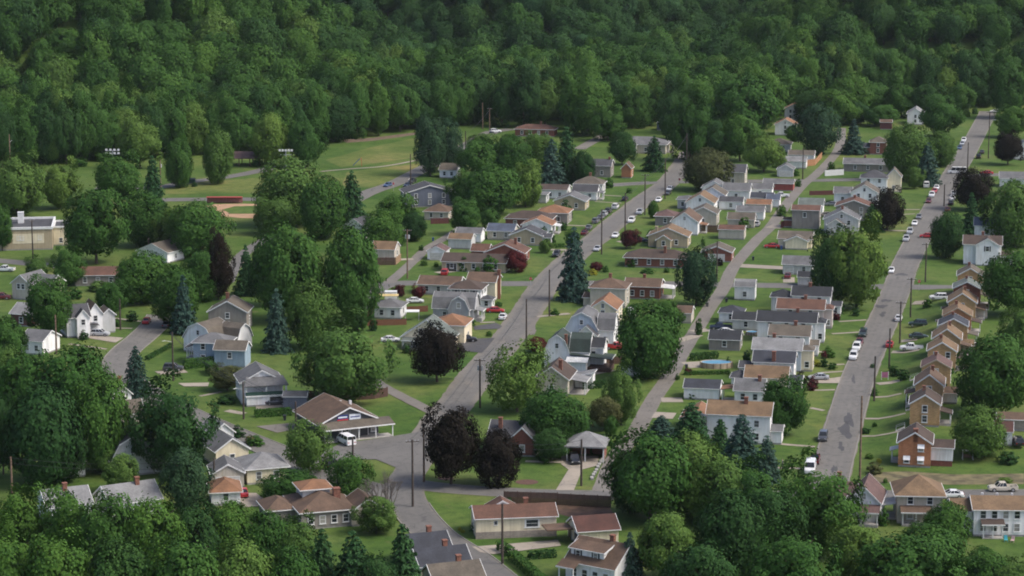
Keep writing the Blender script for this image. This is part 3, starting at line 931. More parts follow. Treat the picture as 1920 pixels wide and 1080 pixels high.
R_, v = H('long white house with black roof', 'third from the far end of the white row', 1474, 642, 109, 7, 5.1, 1.8, 'gable_x', 'white', 'black', 3, 1, 0, ch=(2.4, 0)); front_porch(R_, v, 'black', 3, 2, True)
R_, v = H('white house with grey brown roof', 'in the middle of the white row', 1479, 668, 75, 7, 5.0, 1.8, 'gable_x', 'white', 'gbrown', 2, 1, 0, ch=(1.2, 0)); front_porch(R_, v, 'gbrown', 3, 2)
R_, v = H('pale blue white house with light grey roof', 'in the middle of the white row', 1456, 696, 90, 7, 5.1, 1.9, 'gable_x', 'lblue', 'lgrey', 2, 1, 0, ch=(-1, .3)); front_porch(R_, v, 'gbrown', 3, 2.6, True, 'cream')
R_, v = H('white house with slate roof and brick chimney', 'in front of the pale blue house', 1450, 713, 76, 6.5, 4.2, 1.8, 'gable_x', 'white', 'slate', 2, 1, 0)
add_chimney(v, 0, -2.9, .5, .8)
W_(R_, -v['w'] / 2 - 1.6, -.2, 3.1, 5, 2.6, .9, 'gable_x', 'white', 'dgrey', nf=1)
R_, v = H('cream house with brown roof and slate annex', 'in front of the slate roofed house', 1436, 733, 79, 7, 3.0, 1.9, 'gable_x', 'cream', 'tanr', 2, 1, 0); W_(R_, -v['w'] / 2 - 1.6, .3, 3.1, 5, 2.5, 1.2, 'hip', 'white', 'dgrey', nf=1)
W_(R_, v['w'] / 2 + 1.6, -1, 3, 4, 2.5, .7, 'gable_x', 'white', 'slate')
R_, v = H('small white house with grey roof and orange carport', 'behind the long brown roofed house', 1404, 758, 54, 7, 3.0, 1.8, 'gable_x', 'white', 'grey', 2, 0, 0, ch=(2, -.5))
add_porch(R_, v, 'L', 0, 3.5, 3, 2.6, 'orange', .5, .1, 2)
R_, v = H('long white house with brown roof', 'nearest of the white row', 1384, 832, 118, 7.5, 6.0, 1.9, 'gable_x', 'white', 'tanr', 3, 1, 0, ch=(1.2, -.6))
W_(R_, -v['w'] / 2 - 3.0, 8.2, 6.6, 8, 2.8, 1.8, 'gable_y', 'cream', 'orange', nf=0)
W_(R_, v['w'] / 2 + 1.2, -1, 2.2, 4, 2.8, .8, 'gable_x', 'white', 'grey')
DGAR = dict(cat='garage', oh=.3)
H('white garage with black roof', 'between the alley and the long black roofed house', 1398, 620, 50, 6, 2.7, 1.4, 'gable_x', 'lgrey', 'black', 1, 0, 0, **DGAR)
H('white garage with slate roof', 'beside the alley behind the blue pickup', 1370, 606, 44, 6, 2.7, 1.5, 'hip', 'white', 'slate', 1, 0, 0, **DGAR)
H('taupe garage with black roof', 'beside the alley left of the white row', 1358, 657, 58, 6.5, 2.6, 1.6, 'gable_x', 'taupe', 'black', 1, 1, 0, **DGAR)
H('white garage with dark blue roof', 'on the lawn beside the alley', 1315, 750, 66, 6, 2.6, 1.3, 'gable_x', 'white', 'slate', 0, 0, 0, **DGAR)
H('tall white gambrel shed', 'at the corner of alley and cross street', 1396, 563, 38, 4.5, 3.6, 1.6, 'gamb_x', 'white', 'lgrey', 1, 0, 0, cat='shed', oh=.15)
R_, v = H('light grey house with garage door', 'at the corner beyond the cross street', 1495, 515, 55, 7, 2.9, 1.8, 'gable_x', 'lgrey', 'grey', 2, 0, 0)
add_door(R_, v, 'F', -2.4, 2.6, 2.2, M_GDOOR, name='garage_door')
H('small shed with black roof', 'beside the cross street', 1508, 536, 25, 4, 2.4, 1.2, 'gable_x', 'lgrey', 'black', 0, 0, 0, cat='shed', oh=.25)
R_, v = H('cream bungalow with porch columns', 'between alley and right-hand street', 1490, 466, 62, 9, 2.9, 1.6, 'gable_x', 'cream', 'gbrown', 2, 0, 0)
W_(R_, .6, -5.2, 6.6, 2.6, 2.6, 1.4, 'gable_y', 'cream', 'gbrown', z0=0)
R_, v = H('tall taupe house with red brown roof', 'beside the alley', 1510, 429, 51, 7.5, 5.9, 1.0, 'gable_x', 'taupe', 'rbrown', 0, 1, 0)
add_win(R_, v, 'F', -.3, 4.4)
W_(R_, -v['w'] / 2 - 1.4, 0, 2.6, 4, 2.4, .5, 'gable_x', 'brick', 'dbrown')
H('white house with grey green roof', 'behind the tall taupe house', 1520, 402, 44, 7, 3.2, 1.6, 'gable_x', 'white', 'ggreen', 1, 0, 0)
H('taupe gabled house with red brown roof', 'behind the pale grey gabled house', 1600, 414, 66, 9, 4.6, 2.0, 'gable_y', 'taupe', 'rbrown', 2, 1, 0, ch=(0, 0))
R_, v = H('pale grey gabled house', 'left of the dark maroon maple', 1577, 439, 64, 9, 4.6, 2.6, 'gable_y', 'lgrey', 'grey', 2, 1, 1, ch=(0, -1), attic=True)
W_(R_, -1.6, -5.6, 5, 2.4, 3.2, 1.7, 'gable_y', 'lgrey', 'gbrown', nf=2)
R_, v = H('bright white gabled house', 'beside the right-hand street', 1620, 386, 50, 10, 4.4, 2.6, 'gable_y', 'white', 'gbrown', 2, 1, 1, attic=True)
W_(R_, -v['w'] / 2 - 2.9, 2, 5.7, 7, 3.6, 1.6, 'gable_x', 'white', 'grey', nf=1)
R_, v = H('white house with grey hipped roof and tall gable', 'behind the bright white gabled house', 1638, 362, 48, 8, 5.2, 2.4, 'hip', 'white', 'dgrey', 2, 1, 1)
W_(R_, v['w'] / 2 + 2.2, 2.5, 5, 6, 5.4, 2.6, 'gable_y', 'cream', 'gbrown', nf=1, nr=1)
R_, v = H('long grey roofed ranch house', 'in front of the blue spruce by the street', 1651, 323, 138, 9, 2.9, 1.5, 'gable_x', 'taupe', 'grey', 5, 1, 1, ch=(-6, .5))
R_, v = H('brick house with grey hipped roof', 'behind the long ranch house', 1646, 290, 30, 7, 4.8, 2.0, 'hip', 'brick', 'gbrown', 1, 1, 1)
W_(R_, -5.5, 0, 5, 6, 2.8, 1.2, 'gable_x', 'brick', 'slate')
H('white house with pale grey roof', 'half hidden behind the round tree by the far street', 1716, 234, 30, 12, 4.6, 2.2, 'gable_y', 'white', 'lgrey', 1, 1, 1)
H('small dark red shed', 'behind the yard of the ranch house', 1661, 243, 22, 4, 3.0, 1.0, 'gable_x', 'maroon', 'brown', 0, 0, 0, cat='shed', oh=.2)
R_, v = H('white house with orange roof', 'by the wood, the lower one of two', 1472, 254, 38, 9, 4.4, 2.2, 'gable_y', 'white', 'orange', 1, 1, 1, attic=True)
R_, v = H('white house with orange cross gables', 'by the wood, the upper one of two', 1490, 226, 38, 9, 5.0, 2.2, 'gable_y', 'white', 'orange', 2, 1, 1)
H('grey roofed house among trees', 'left of the big dark pine', 1460, 285, 42, 8, 3.0, 2.0, 'hip', 'lgrey', 'gbrown', 2, 0, 0)
H('grey roofed white garage', 'behind the orange board fence', 1502, 304, 48, 6, 2.7, 1.4, 'gable_x', 'white', 'gbrown', 0, 0, 0, **DGAR)
H('white garage with pale grey roof', 'left of the orange board fence', 1486, 316, 50, 6, 2.7, 1.4, 'gable_x', 'white', 'lgrey', 0, 0, 0, **DGAR)
H('small white gabled garage', 'beside the far alley corner', 1472, 332, 30, 7, 2.8, 1.6, 'gable_y', 'lgrey', 'grey', 0, 0, 0, garage='F', **DGAR)
H('red walled garage with grey roof', 'at the corner of alley and far cross street', 1459, 358, 56, 6, 2.6, 1.2, 'gable_x', 'redwall', 'grey', 0, 0, 0, **DGAR)
H('white garage with blue grey roof', 'beside the alley below the red garage', 1449, 389, 24, 6, 2.6, 1.4, 'gable_x', 'white', 'bluer', 0, 0, 0, **DGAR)

# ---- block between the centre street and the alley
H('beige house with dark blue grey roof', 'behind the bronze tinted tree', 1374, 348, 44, 9, 4.8, 2.2, 'gable_x', 'beige', 'dgrey', 1, 1, 0)
H('white house with grey roof', 'first in the tight row by the far cross street', 1338, 372, 44, 8, 3.6, 2.2, 'gable_y', 'white', 'grey', 1, 1, 1)
H('white house with dark grey roof', 'second in the tight row by the far cross street', 1380, 376, 50, 8, 3.4, 2.0, 'gable_x', 'white', 'grey', 1, 1, 0)
H('white garage with grey roof', 'at the right end of the tight row', 1425, 371, 44, 6, 3.0, 1.6, 'gable_x', 'white', 'grey', 1, 0, 0, **DGAR)
H('slate roofed garage', 'below the tight row by the alley', 1428, 386, 42, 6, 2.6, 1.4, 'gable_x', 'lgrey', 'slate', 0, 0, 0, **DGAR)
H('tan garage with orange brown roof', 'below the slate roofed garage', 1422, 398, 46, 6, 2.6, 1.2, 'gable_x', 'beige', 'orange', 0, 0, 0, **DGAR)
R_, v = H('white gabled house with tan roof', 'in the middle of the centre block', 1312, 402, 52, 11, 3.8, 2.6, 'gable_y', 'white', 'tanr', 1, 1, 1, attic=True)
R_, v = H('white gabled house with grey tan roof', 'behind the white house with tan roof', 1335, 388, 46, 9, 4.0, 2.4, 'gable_y', 'white', 'gbrown', 1, 1, 1)
H('small grey house with flat grey roof', 'left of the white gabled houses', 1287, 392, 34, 7, 3.2, .9, 'hip', 'lgrey', 'grey', 2, 1, 1)
H('white annex with grey roof', 'between the gabled houses and the garages', 1370, 394, 44, 6, 2.8, 1.2, 'gable_x', 'white', 'dgrey', 1, 0, 0, cat='garage', oh=.3)
R_, v = H('nearest white gabled house with brown roof', 'left of the brown board fence', 1283, 441, 50, 11, 4.2, 2.8, 'gable_y', 'white', 'brown', 1, 1, 1, attic=True)
add_porch(R_, v, 'R', 1, 4, 2.2, 2.5, 'orange', .4, .3, 3)
H('house with grey brown roof', 'behind the nearest white gabled house', 1318, 424, 50, 9, 4.0, 2.0, 'gable_y', 'beige', 'gbrown', 1, 1, 0)
H('long white garage with grey roof', 'right of the white gabled houses', 1406, 413, 51, 6, 2.8, 1.4, 'gable_x', 'white', 'grey', 1, 0, 0, **DGAR)
H('beige garage with grey brown roof', 'second from the brown board fence', 1389, 427, 50, 6, 2.6, 1.7, 'gable_x', 'beige', 'gbrown', 0, 0, 0, **DGAR)
H('beige garage with red brown roof', 'right of the brown board fence', 1371, 449, 48, 6, 3.0, .9, 'gable_x', 'beige', 'rbrown', 0, 0, 0, **DGAR)
H('small house with dark purple roof', 'behind the small street tree', 1247, 423, 38, 8, 3.0, 1.6, 'hip', 'taupe', 'purple', 1, 1, 1)
R_, v = H('tan gabled house with orange brown roof', 'behind the long brick ranch house', 1252, 464, 74, 9, 3.4, 2.4, 'gable_y', 'tan', 'tanr', 2, 1, 1)
W_(R_, -1.0, -5.6, 4.2, 2.4, 2.6, 1.4, 'gable_y', 'tan', 'brown', nf=1); add_chimney(v, -3.6, -3.2, .2, .8, wall_mat('tan'))
R_, v = H('long brick ranch house with brown roof', 'behind the tan hipped house', 1229, 502, 116, 8, 2.8, 2.0, 'hip', 'brick', 'dbrown', 4, 1, 1, ch=(2.4, -1.6), oh=.6)
R_, v = H('brick garage with grey brown roof', 'right of the dark pine beside the alley', 1343, 491, 56, 8, 2.8, 1.7, 'gable_y', 'brick', 'gbrown', 0, 1, 0, garage='F', **DGAR)
R_, v = H('tan two storey house with hipped roof', 'right of the tall spruce', 1139, 577, 66, 8.5, 5.2, 2.0, 'hip', 'beige', 'brown', 0, 1, 1, ch=(0, .4))
W_(R_, -v['w'] / 2 - 1, -1.4, 1.9, 4, 2.3, .5, 'shed_x', 'beige', 'brown')
R_, v = H('brick house with brown roof and white awning', 'right of the tan hipped house', 1204, 561, 66, 8, 3.4, 1.5, 'gable_x', 'brick', 'brown', 3, 1, 0, ch=(0, .3))
add_porch(R_, v, 'R', 0, 5, 3.4, 2.7, 'white', .3, .2, 3)
R_, v = H('cream house with orange brown roof', 'behind the grey gambrel', 1130, 612, 50, 11, 4.4, 2.2, 'gable_y', 'cream', 'orange', 1, 2, 1, attic=True)
R_, v = H('white gambrel house with grey roof', 'behind the green roofed gambrel', 1090, 648, 60, 9, 4.3, 3.8, 'gamb_y', 'lblue', 'grey', 1, 2, 1, attic=True)
W_(R_, v['w'] / 2 + 2, -.5, 3.8, 7, 4.0, 3.4, 'gamb_x', 'white', 'grey', nf=1)
W_(R_, 1.5, -5.6, 5, 2.4, 3.0, 2.2, 'gable_y', 'white', 'dgrey', nf=1)
R_, v = H('white gambrel house with dark green roof', 'left of the brown deck', 1044, 694, 48, 8, 4.2, 4.0, 'gamb_y', 'white', 'green', 1, 1, 1, attic=True)
W_(R_, v['w'] / 2 + 2.2, .6, 4.3, 7, 4.4, 3.6, 'gamb_x', 'white', 'green')
W_(R_, v['w'] / 2 + 5.0, 2.5, 4.6, 6, 5.0, 1.6, 'gable_x', 'white', 'black', nf=1, z=3.4)
W_(R_, v['w'] / 2 + 2.0, -4.7, 4.4, 3.0, 2.6, 1.0, 'shed_x', 'white', 'white')
dk = add_porch(R_, v, 'R', -1.5, 5.5, 9.6, 3.0, 'green', .9, 1.0, 4, postmat=M_WOODB); dk.data.materials[0] = M_WOODB
add_chimney(v, 2.0, -3.2, .0, .6)
R_, v = H('beige gabled house with brown roof', 'half hidden behind the willowy tree', 1034, 742, 62, 10, 3.8, 2.6, 'gable_y', 'beige', 'dbrown', 1, 0, 0, ch=(1.5, -2))
add_porch(R_, v, 'R', 0, 6, 3.6, 2.8, 'lgrey', .6, .1, 3); W_(R_, v['w'] / 2 + 2.2, 4.8, 4, 3.4, 2.8, .8, 'shed_y', 'white', 'lgrey')
H('small beige garage with brown roof', 'beside the alley behind the big round tree', 1276, 606, 40, 6, 2.6, 1.3, 'gable_x', 'beige', 'brown', 0, 0, 0, **DGAR)
H('tiny white shed', 'in the yard behind the tan hipped house', 1184, 596, 13, 2.2, 2.0, .5, 'gable_x', 'white', 'white', 0, 0, 0, cat='shed', oh=.1)
H('white garage with dark green roof', 'in front of the big round tree', 1190, 706, 52, 6, 2.6, 1.4, 'hip', 'white', 'green', 1, 0, 0, **DGAR)

# carport: open front, hipped roof on posts
s = S(1101, 862); g = G(1097, 866); rz = -math.radians(8)
R_ = link('carport', None, None, Vector((g.x - math.sin(rz) * 3.5, g.y + math.cos(rz) * 3.5, g.z)), rz)
tag(R_, 'grey hipped carport with white posts at the end of the curved concrete drive', 'carport'); LAND.append((1101, 830, 'grey hipped carport'))
mb = MB(); mb.box(-3.6, 3.6, 2.9, 3.1, -.5, 2.9); mb.box(3.35, 3.55, -1, 2.89, -.5, 2.9); mb.box(-3.55, -3.35, .5, 2.89, -.5, 2.9); mb.build('wall', wall_mat('brick'), R_)
rb = MB(); z = 2.85
rb.add([(-4.1, -3.9, z), (4.1, -3.9, z), (4.1, 3.9, z), (-4.1, 3.9, z), (-4.1, -3.9, z + .3), (4.1, -3.9, z + .3), (4.1, 3.9, z + .3), (-4.1, 3.9, z + .3), (-.3, 0, z + 2.5), (.3, 0, z + 2.5)],
       [(4, 5, 9, 8), (5, 6, 9), (6, 7, 8, 9), (7, 4, 8), (0, 3, 2, 1), (0, 1, 5, 4), (1, 2, 6, 5), (2, 3, 7, 6), (3, 0, 4, 7)])
rb.build('roof', roof_mat('lgrey'), R_)
pm = MB(); pm.box(-.12, .12, -.12, .12, -.4, 2.9); pmesh = pm.mesh('post', [M_TRIM])
for u in (-3.6, 0, 3.6): link('post', pmesh, R_, (u, -3.4, 0))
R_, v = H('brick house with dark grey roof', 'right of the two dark maroon maples', 948, 850, 66, 9, 3.2, 2.4, 'gable_x', 'brick', 'dgrey', 2, 1, 0, ch=(-1.5, -2))
W_(R_, v['w'] / 2 + .2, -3.2, 5.4, 6.4, 3.2, 2.6, 'gable_y', 'brick', 'dgrey', nf=1)

# ---- left of the centre street
H('long brown roofed white house', 'at the far left of the centre street', 1032, 373, 62, 8, 3.2, 1.2, 'gable_x', 'white', 'dbrown', 3, 1, 1)
R_, v = H('grey house with hipped roof', 'at the far corner of the centre street', 1103, 362, 52, 8, 3.2, 2.2, 'hip', 'lgrey', 'gbrown', 2, 1, 1, ch=(0, .3))
R_, v = H('white house with dark grey front roof', 'below the grey hipped house', 1096, 376, 46, 7, 3.0, 1.9, 'gable_x', 'white', 'dgrey', 2, 1, 1); add_porch(R_, v, 'R', 0, 4, 1.8, 2.4, 'grey', .4, .4, 3)
R_, v = H('tan brick house with grey roof', 'third down the centre street on its left', 1068, 394, 58, 9, 3.0, 2.0, 'gable_y', 'tan', 'grey', 2, 1, 1)
H('small white house with flat grey roof', 'left of the tan brick house', 1008, 381, 32, 6, 3.0, .8, 'hip', 'lgrey', 'grey', 1, 1, 1)
H('taupe house with orange hipped roof', 'behind the dark brown roof', 1035, 420, 58, 9, 3.6, 2.0, 'hip', 'taupe', 'orange', 2, 1, 1)
H('house with broad dark brown roof', 'left of the taupe house', 990, 428, 86, 9, 3.0, 2.0, 'hip', 'brick', 'dbrown', 3, 1, 1)
R_, v = H('white house with orange gable roof', 'in front of the dark brown roof', 1006, 440, 56, 8, 3.0, 1.9, 'gable_y', 'white', 'orange', 1, 1, 1); add_porch(R_, v, 'R', 0, 4, 2, 2.4, 'white', .4, .4, 3)
R_, v = H('tan house with grey blue gable roof', 'above the red brown roofed brick house', 986, 460, 60, 8, 3.0, 2.0, 'gable_y', 'tan', 'dgrey', 2, 1, 1); W_(R_, v['w'] / 2 + 1.4, -1.5, 2.7, 4, 2.5, .8, 'gable_x', 'lgrey', 'dgrey', nf=1)
R_, v = H('brick house with red brown roof', 'left of the maroon shrub tree', 946, 493, 74, 9, 3.0, 2.4, 'gable_y', 'brick', 'rbrown', 1, 1, 1, ch=(2.2, 1)); W_(R_, -v['w'] / 2 - 2.4, 2, 5, 6, 2.7, 1.5, 'gable_x', 'brick', 'rbrown')
R_, v = H('long tan brick ranch house with brown roof', 'behind the red car in its drive', 888, 510, 122, 9, 2.8, 1.7, 'gable_x', 'tan', 'dbrown', 5, 1, 0)
add_door(R_, v, 'F', -6.4, 2.9, 2.2, M_BLACKP, name='garage_door')
R_, v = H('small white garage with pale red roof', 'beside the narrow alley', 818, 488, 34, 6, 2.7, 1.3, 'gable_y', 'white', 'purple', 0, 0, 0, garage='F', **DGAR)
H('white shed with grey roof', 'at the top of the narrow alley', 878, 455, 48, 6, 2.8, 1.3, 'gable_x', 'white', 'grey', 0, 0, 0, **DGAR)
H('pale grey garage with orange brown roof', 'right of the narrow alley', 862, 467, 44, 6, 3.0, 1.2, 'gable_x', 'lgrey', 'tanr', 0, 0, 0, **DGAR)
H('house with slate blue roof', 'left of the tan house with grey blue gable', 938, 450, 50, 8, 2.8, 1.6, 'gable_x', 'beige', 'bluer', 2, 0, 0)
R_, v = H('beige garage with tan brown roof', 'left of the narrow alley', 718, 487, 44, 7, 3.0, 1.8, 'gable_x', 'beige', 'tanr', 0, 1, 0, **DGAR)
H('low house with long brown roof', 'behind the white house with dark hipped roof', 822, 553, 78, 8, 2.8, 1.6, 'gable_x', 'lgrey', 'brown', 3, 0, 0)
R_, v = H('cream house with brown roof and brick end chimney', 'behind the white hipped house', 902, 563, 54, 8, 5.0, 1.8, 'gable_x', 'cream', 'brown', 1, 1, 0)
add_chimney(v, v['w'] / 2 + .45, -1, .9, .8); cb = MB(); cb.box(v['w'] / 2 + .08, v['w'] / 2 + .82, -1.37, -.63, -.8, 4.99); cb.build('chimney_stack', M_CHIM, R_)
R_, v = H('white two storey house with dark hipped roof', 'behind the grey gambrel house', 872, 579, 60, 8, 5.2, 1.9, 'hip', 'white', 'dbrown', 3, 2, 0, ch=None, shut=True)
W_(R_, v['w'] / 2 + 1.5, -2.4, 2.9, 3.4, 2.7, .9, 'hip', 'white', 'dgrey', nf=1, nr=1)
R_, v = H('grey gambrel house', 'below the white hipped house', 850, 602, 78, 7, 3.4, 3.4, 'gamb_x', 'grey', 'grey', 2, 1, 1)
fg = W_(R_, 1.7, -3.0, 5.4, 4.0, 3.4, 3.2, 'gamb_y', 'grey', 'grey'); add_win(R_, fg, 'F', 0, 4.4)
add_porch(R_, v, 'R', -1, 4, 2, 2.6, 'lgrey', .5, .9, 3)
H('small white house with pale hipped roof', 'inside the red board fence', 726, 598, 50, 7, 3.1, 1.7, 'hip', 'white', 'grey', 2, 1, 1)
R_, v = H('cream gabled house with green grey roof', 'behind the round maroon maple', 800, 655, 96, 7, 2.9, 4.2, 'gable_y', 'cream', 'ggreen', 2, 1, 1, door='F')
for u in (-1.4, .8): add_win(R_, v, 'F', u, 4.3)
W_(R_, 3.6, 8.5, 8, 9, 4.6, 2.0, 'hip', 'cream', 'orange', nr=1); add_porch(R_, v, 'F', -2.0, 7, 2, 2.3, 'ggreen', .4, .7, 4)
R_, v = H('grey blue house with dark roof', 'beside the park road', 806, 388, 92, 10, 4.8, 2.4, 'gable_y', 'slateblue', 'dgrey', 3, 1, 1, th=-12)
H('brown hipped house', 'in front of the grey blue house', 818, 413, 46, 8, 2.8, 2.2, 'hip', 'beige', 'brown', 2, 0, 0)
H('small house with tan roof', 'behind the grey blue house', 840, 334, 32, 7, 3.0, 1.9, 'gable_x', 'white', 'gbrown', 2, 0, 0)
R_, v = H('white gabled house with grey roof', 'hidden among trees below the dark spruce', 664, 447, 50, 9, 3.4, 2.6, 'gable_y', 'white', 'dgrey', 1, 1, 1, th=25)
R_, v = H('long brick house with red brown roof', 'at the far end of the park road', 1002, 256, 74, 8, 3.0, 1.7, 'hip', 'brick', 'rbrown', 4, 0, 0, ch=(2, 0))
R_, v = H('wide pale house with grey hipped roofs', 'at the top of the centre street', 1200, 288, 96, 13, 3.6, 2.4, 'hip', 'beige', 'grey', 4, 2, 1)
W_(R_, -4, -6.4, 5.5, 5, 3.6, 1.8, 'gable_y', 'lgrey', 'lgrey', nf=1); add_porch(R_, v, 'R', 0, 6, 2.2, 2.8, 'gbrown', .6, .3, 3)
H('small dark garage with white roof', 'below the wood at the top of the centre street', 1247, 245, 31, 7, 3.2, 1.8, 'gable_y', 'slateblue', 'white', 0, 0, 0, **DGAR)
R_, v = H('dark roofed house with brick end', 'left of the deep green round tree', 1116, 332, 58, 8, 4.2, 1.8, 'gable_x', 'taupe', 'dgrey', 2, 1, 0); add_chimney(v, 4.6, 0, .8)
W_(R_, -5, 4, 6, 6, 3.2, 1.6, 'gable_x', 'lgrey', 'grey')
H('narrow brick house', 'right of the dark shrub by the centre street', 1174, 334, 18, 6, 3.6, 1.8, 'gable_y', 'orangebrick', 'brown', 0, 1, 0)

# ---- left side
R_, v = H('flat roofed beige school building with white parapet', 'at the left edge', 46, 469, 104, 20, 6.2, .7, 'flat', 'tan', 'dgrey', 0, 0, 0, cat='school', th=-8)
add_chimney(v, -1.5, 2.5, 2.6, 1.7, M_TRIM)
for u in (-1.6, -.6, 4.6): add_win(R_, v, 'F', u, 3.6, .9, .8)
bp = MB(); bp.box(-3.4, 5.8, v['y'] - v['d'] / 2 - .05, v['y'] - v['d'] / 2 - .004, 2.0, 4.9); 
pb = bp.build('panel', wall_mat('cream'), R_)
W_(R_, v['w'] / 2 + 2.2, 3, 4.2, 12, 5.4, .5, 'flat', 'cream', 'dgrey', nf=1, nr=3)
R_, v = H('low beige ranch house with brown roof', 'on the lawn below the school', 184, 536, 84, 8, 3.0, 1.6, 'gable_x', 'taupe', 'rbrown', 3, 0, 0, th=-4)
R_, v = H('white gabled house with grey roof and carport end', 'half hidden by the broad tree', 286, 492, 66, 9, 3.2, 2.2, 'gable_y', 'white', 'gbrown', 2, 1, 1, th=25)
R_, v = H('grey white gabled house', 'at the left edge with twin windows', 40, 562, 40, 9, 4.4, 2.2, 'gable_y', 'beige', 'grey', 0, 1, 1, th=24)
for u in (-.7, .7): add_win(R_, v, 'F', u, 3.6)
W_(R_, 3.4, 3, 6, 7, 3.8, 2, 'gable_x', 'beige', 'grey')
R_, v = H('white house with stepped gables and raised porch', 'beside the left street', 148, 632, 44, 8, 5.0, 2.4, 'gable_x', 'white', 'dgrey', 1, 1, 1, th=-22)
W_(R_, v['w'] / 2 + 1.8, 1.5, 3.5, 7, 5.2, 2.4, 'gable_y', 'white', 'brown', nf=1, z=4)
pr = W_(R_, v['w'] / 2 + 5.2, 1.0, 3.2, 5, 4.6, 1.4, 'gable_y', 'lgrey', 'gbrown')
W_(R_, .8, -4.7, 3, 2.2, 5.2, 1.8, 'gable_y', 'white', 'dgrey', nf=1, z=4)
add_porch(R_, v, 'R', -2.6, 3, 2.0, 2.6, 'dgrey', .5, .5, 3)
H('maroon walled house with pale grey roof', 'at the left edge among trees', 40, 612, 44, 8, 3.2, 2.0, 'gable_x', 'maroon', 'lgrey', 1, 0, 0, th=20)
H('white house behind two trees', 'at the left edge below the maroon house', 60, 665, 46, 8, 3.4, 1.8, 'gable_x', 'white', 'grey', 2, 0, 0, th=20)
R_, v = H('tall taupe gabled house', 'behind the white gambrel on the left', 427, 620, 72, 8, 4.8, 2.6, 'gable_y', 'taupe', 'gbrown', 1, 1, 1, ch=(-1, 2), th=4)
R_, v = H('white gambrel house behind the blue house', 'beside the left street', 372, 662, 68, 8, 3.6, 3.6, 'gamb_y', 'white', 'gbrown', 1, 1, 1, attic=True, th=30)
W_(R_, v['w'] / 2 + 1, 3.5, 5.5, 6, 3.4, 3.2, 'gamb_x', 'white', 'gbrown')
R_, v = H('blue house with grey roof and lower blue wing', 'beside the left street', 395, 684, 66, 7, 5.2, 1.8, 'hip', 'blue', 'grey', 2, 1, 1, th=8)
wv = W_(R_, 5.2, -3.2, 7.2, 5.5, 4.2, 1.6, 'gable_x', 'blue', 'gbrown', nf=1, z=2.9)
add_porch(R_, v, 'L', -1, 4, 2.4, 3.4, 'dgrey', .7, 1.0, 3)
R_, v = H('white bungalow with deep porch over a garage', 'beside the left street above the hedge', 492, 757, 78, 9, 4.9, 2.4, 'gable_y', 'white', 'grey', 0, 1, 1, th=-14)
pw = W_(R_, .6, -5.6, 8.6, 2.5, 2.1, .3, 'flat', 'white', 'dgrey')
pc = MB(); pc.box(-3.9, 5.2, -6.9, -6.8, 2.42, 3.2); pc.build('railing', plain('porch_green', (.02, .06, .045), .7), R_)
rb = MB(); rb.add([(-4.2, -7.2, 4.4), (5.4, -7.2, 4.4), (4.6, -4.4, 5.9), (-3.4, -4.4, 5.9), (-4.2, -7.2, 4.6), (5.4, -7.2, 4.6), (4.6, -4.4, 6.1), (-3.4, -4.4, 6.1)], [(0, 3, 2, 1), (4, 5, 6, 7), (0, 1, 5, 4), (1, 2, 6, 5), (2, 3, 7, 6), (3, 0, 4, 7)])
rb.build('porch_roof', roof_mat('grey'), R_)
pm = MB(); pm.box(-.16, .16, -.16, .16, 2.4, 4.45); pmesh = pm.mesh('post', [M_TRIM])
for u in (-3.7, .6, 4.9): link('post', pmesh, R_, (u, -6.6, 0))
add_door(R_, pw, 'F', 2.2, 3.0, 1.9, M_BLACKP, name='garage_door')
H('dark grey green shed', 'between the white bungalow and the store', 553, 770, 44, 4, 3.0, .8, 'gable_x', 'slateblue', 'grey', 0, 0, 0, cat='shed', oh=.2, th=2)
# the store
R_, v = H('store with broad brown gable roof and white porch posts', 'facing the parking lot', 655, 820, 118, 14, 3.3, 2.9, 'gable_y', 'dkgrey', 'brown', 0, 1, 0, cat='store', th=-25, oh=.6)
sgn = MB(); sgn.box(-2.6, -.25, -.1, -.003, -.55, .55); sgn.box(.05, 2.5, -.1, -.003, -.55, .55, 1)
sg = sgn.build('sign', [plain('sign_blue', (.02, .035, .16), .5), plain('sign_white', (.62, .66, .70), .5)], R_, (0, -v['d'] / 2 - 0, 4.25))
st = MB(); st.box(-2.6, -.25, -.12, -.101, -.55, -.3); st.build('red_band', plain('sign_red', (.45, .03, .03), .5), sg)
st = MB(); st.box(.25, 2.3, -.12, -.101, -.12, .12); st.build('blue_lettering', MATS['sign_blue'], sg)
st = MB(); st.box(-2.4, -.45, -.12, -.101, -.05, .25); st.build('white_lettering', MATS['sign_white'], sg)
po = add_porch(R_, v, 'F', 1.0, v['w'] + 2.2, 3.0, 2.6, 'gbrown', .9, .12, 5)
for i in range(6):
    if i in (0, 5): add_win(R_, v, 'F', -5.2 + i * 2.1, 1.5)
    else: add_door(R_, v, 'F', -5.2 + i * 2.1, 1.7, 2.2, M_GLASS)
bk = MB(); bk.box(-3, 5, v['d'] / 2 + .01, v['d'] / 2 + 3, -.5, 3.3); bk.build('rear_annex', wall_mat('lgrey'), R_)
for u in (1.2, 3.4):
    q = MB(); q.box(u, u + .5, 1.5, 2.0, 4.6, 5.9 - abs(u) * .1); q.build('vent', M_FLASH, v['roof'])
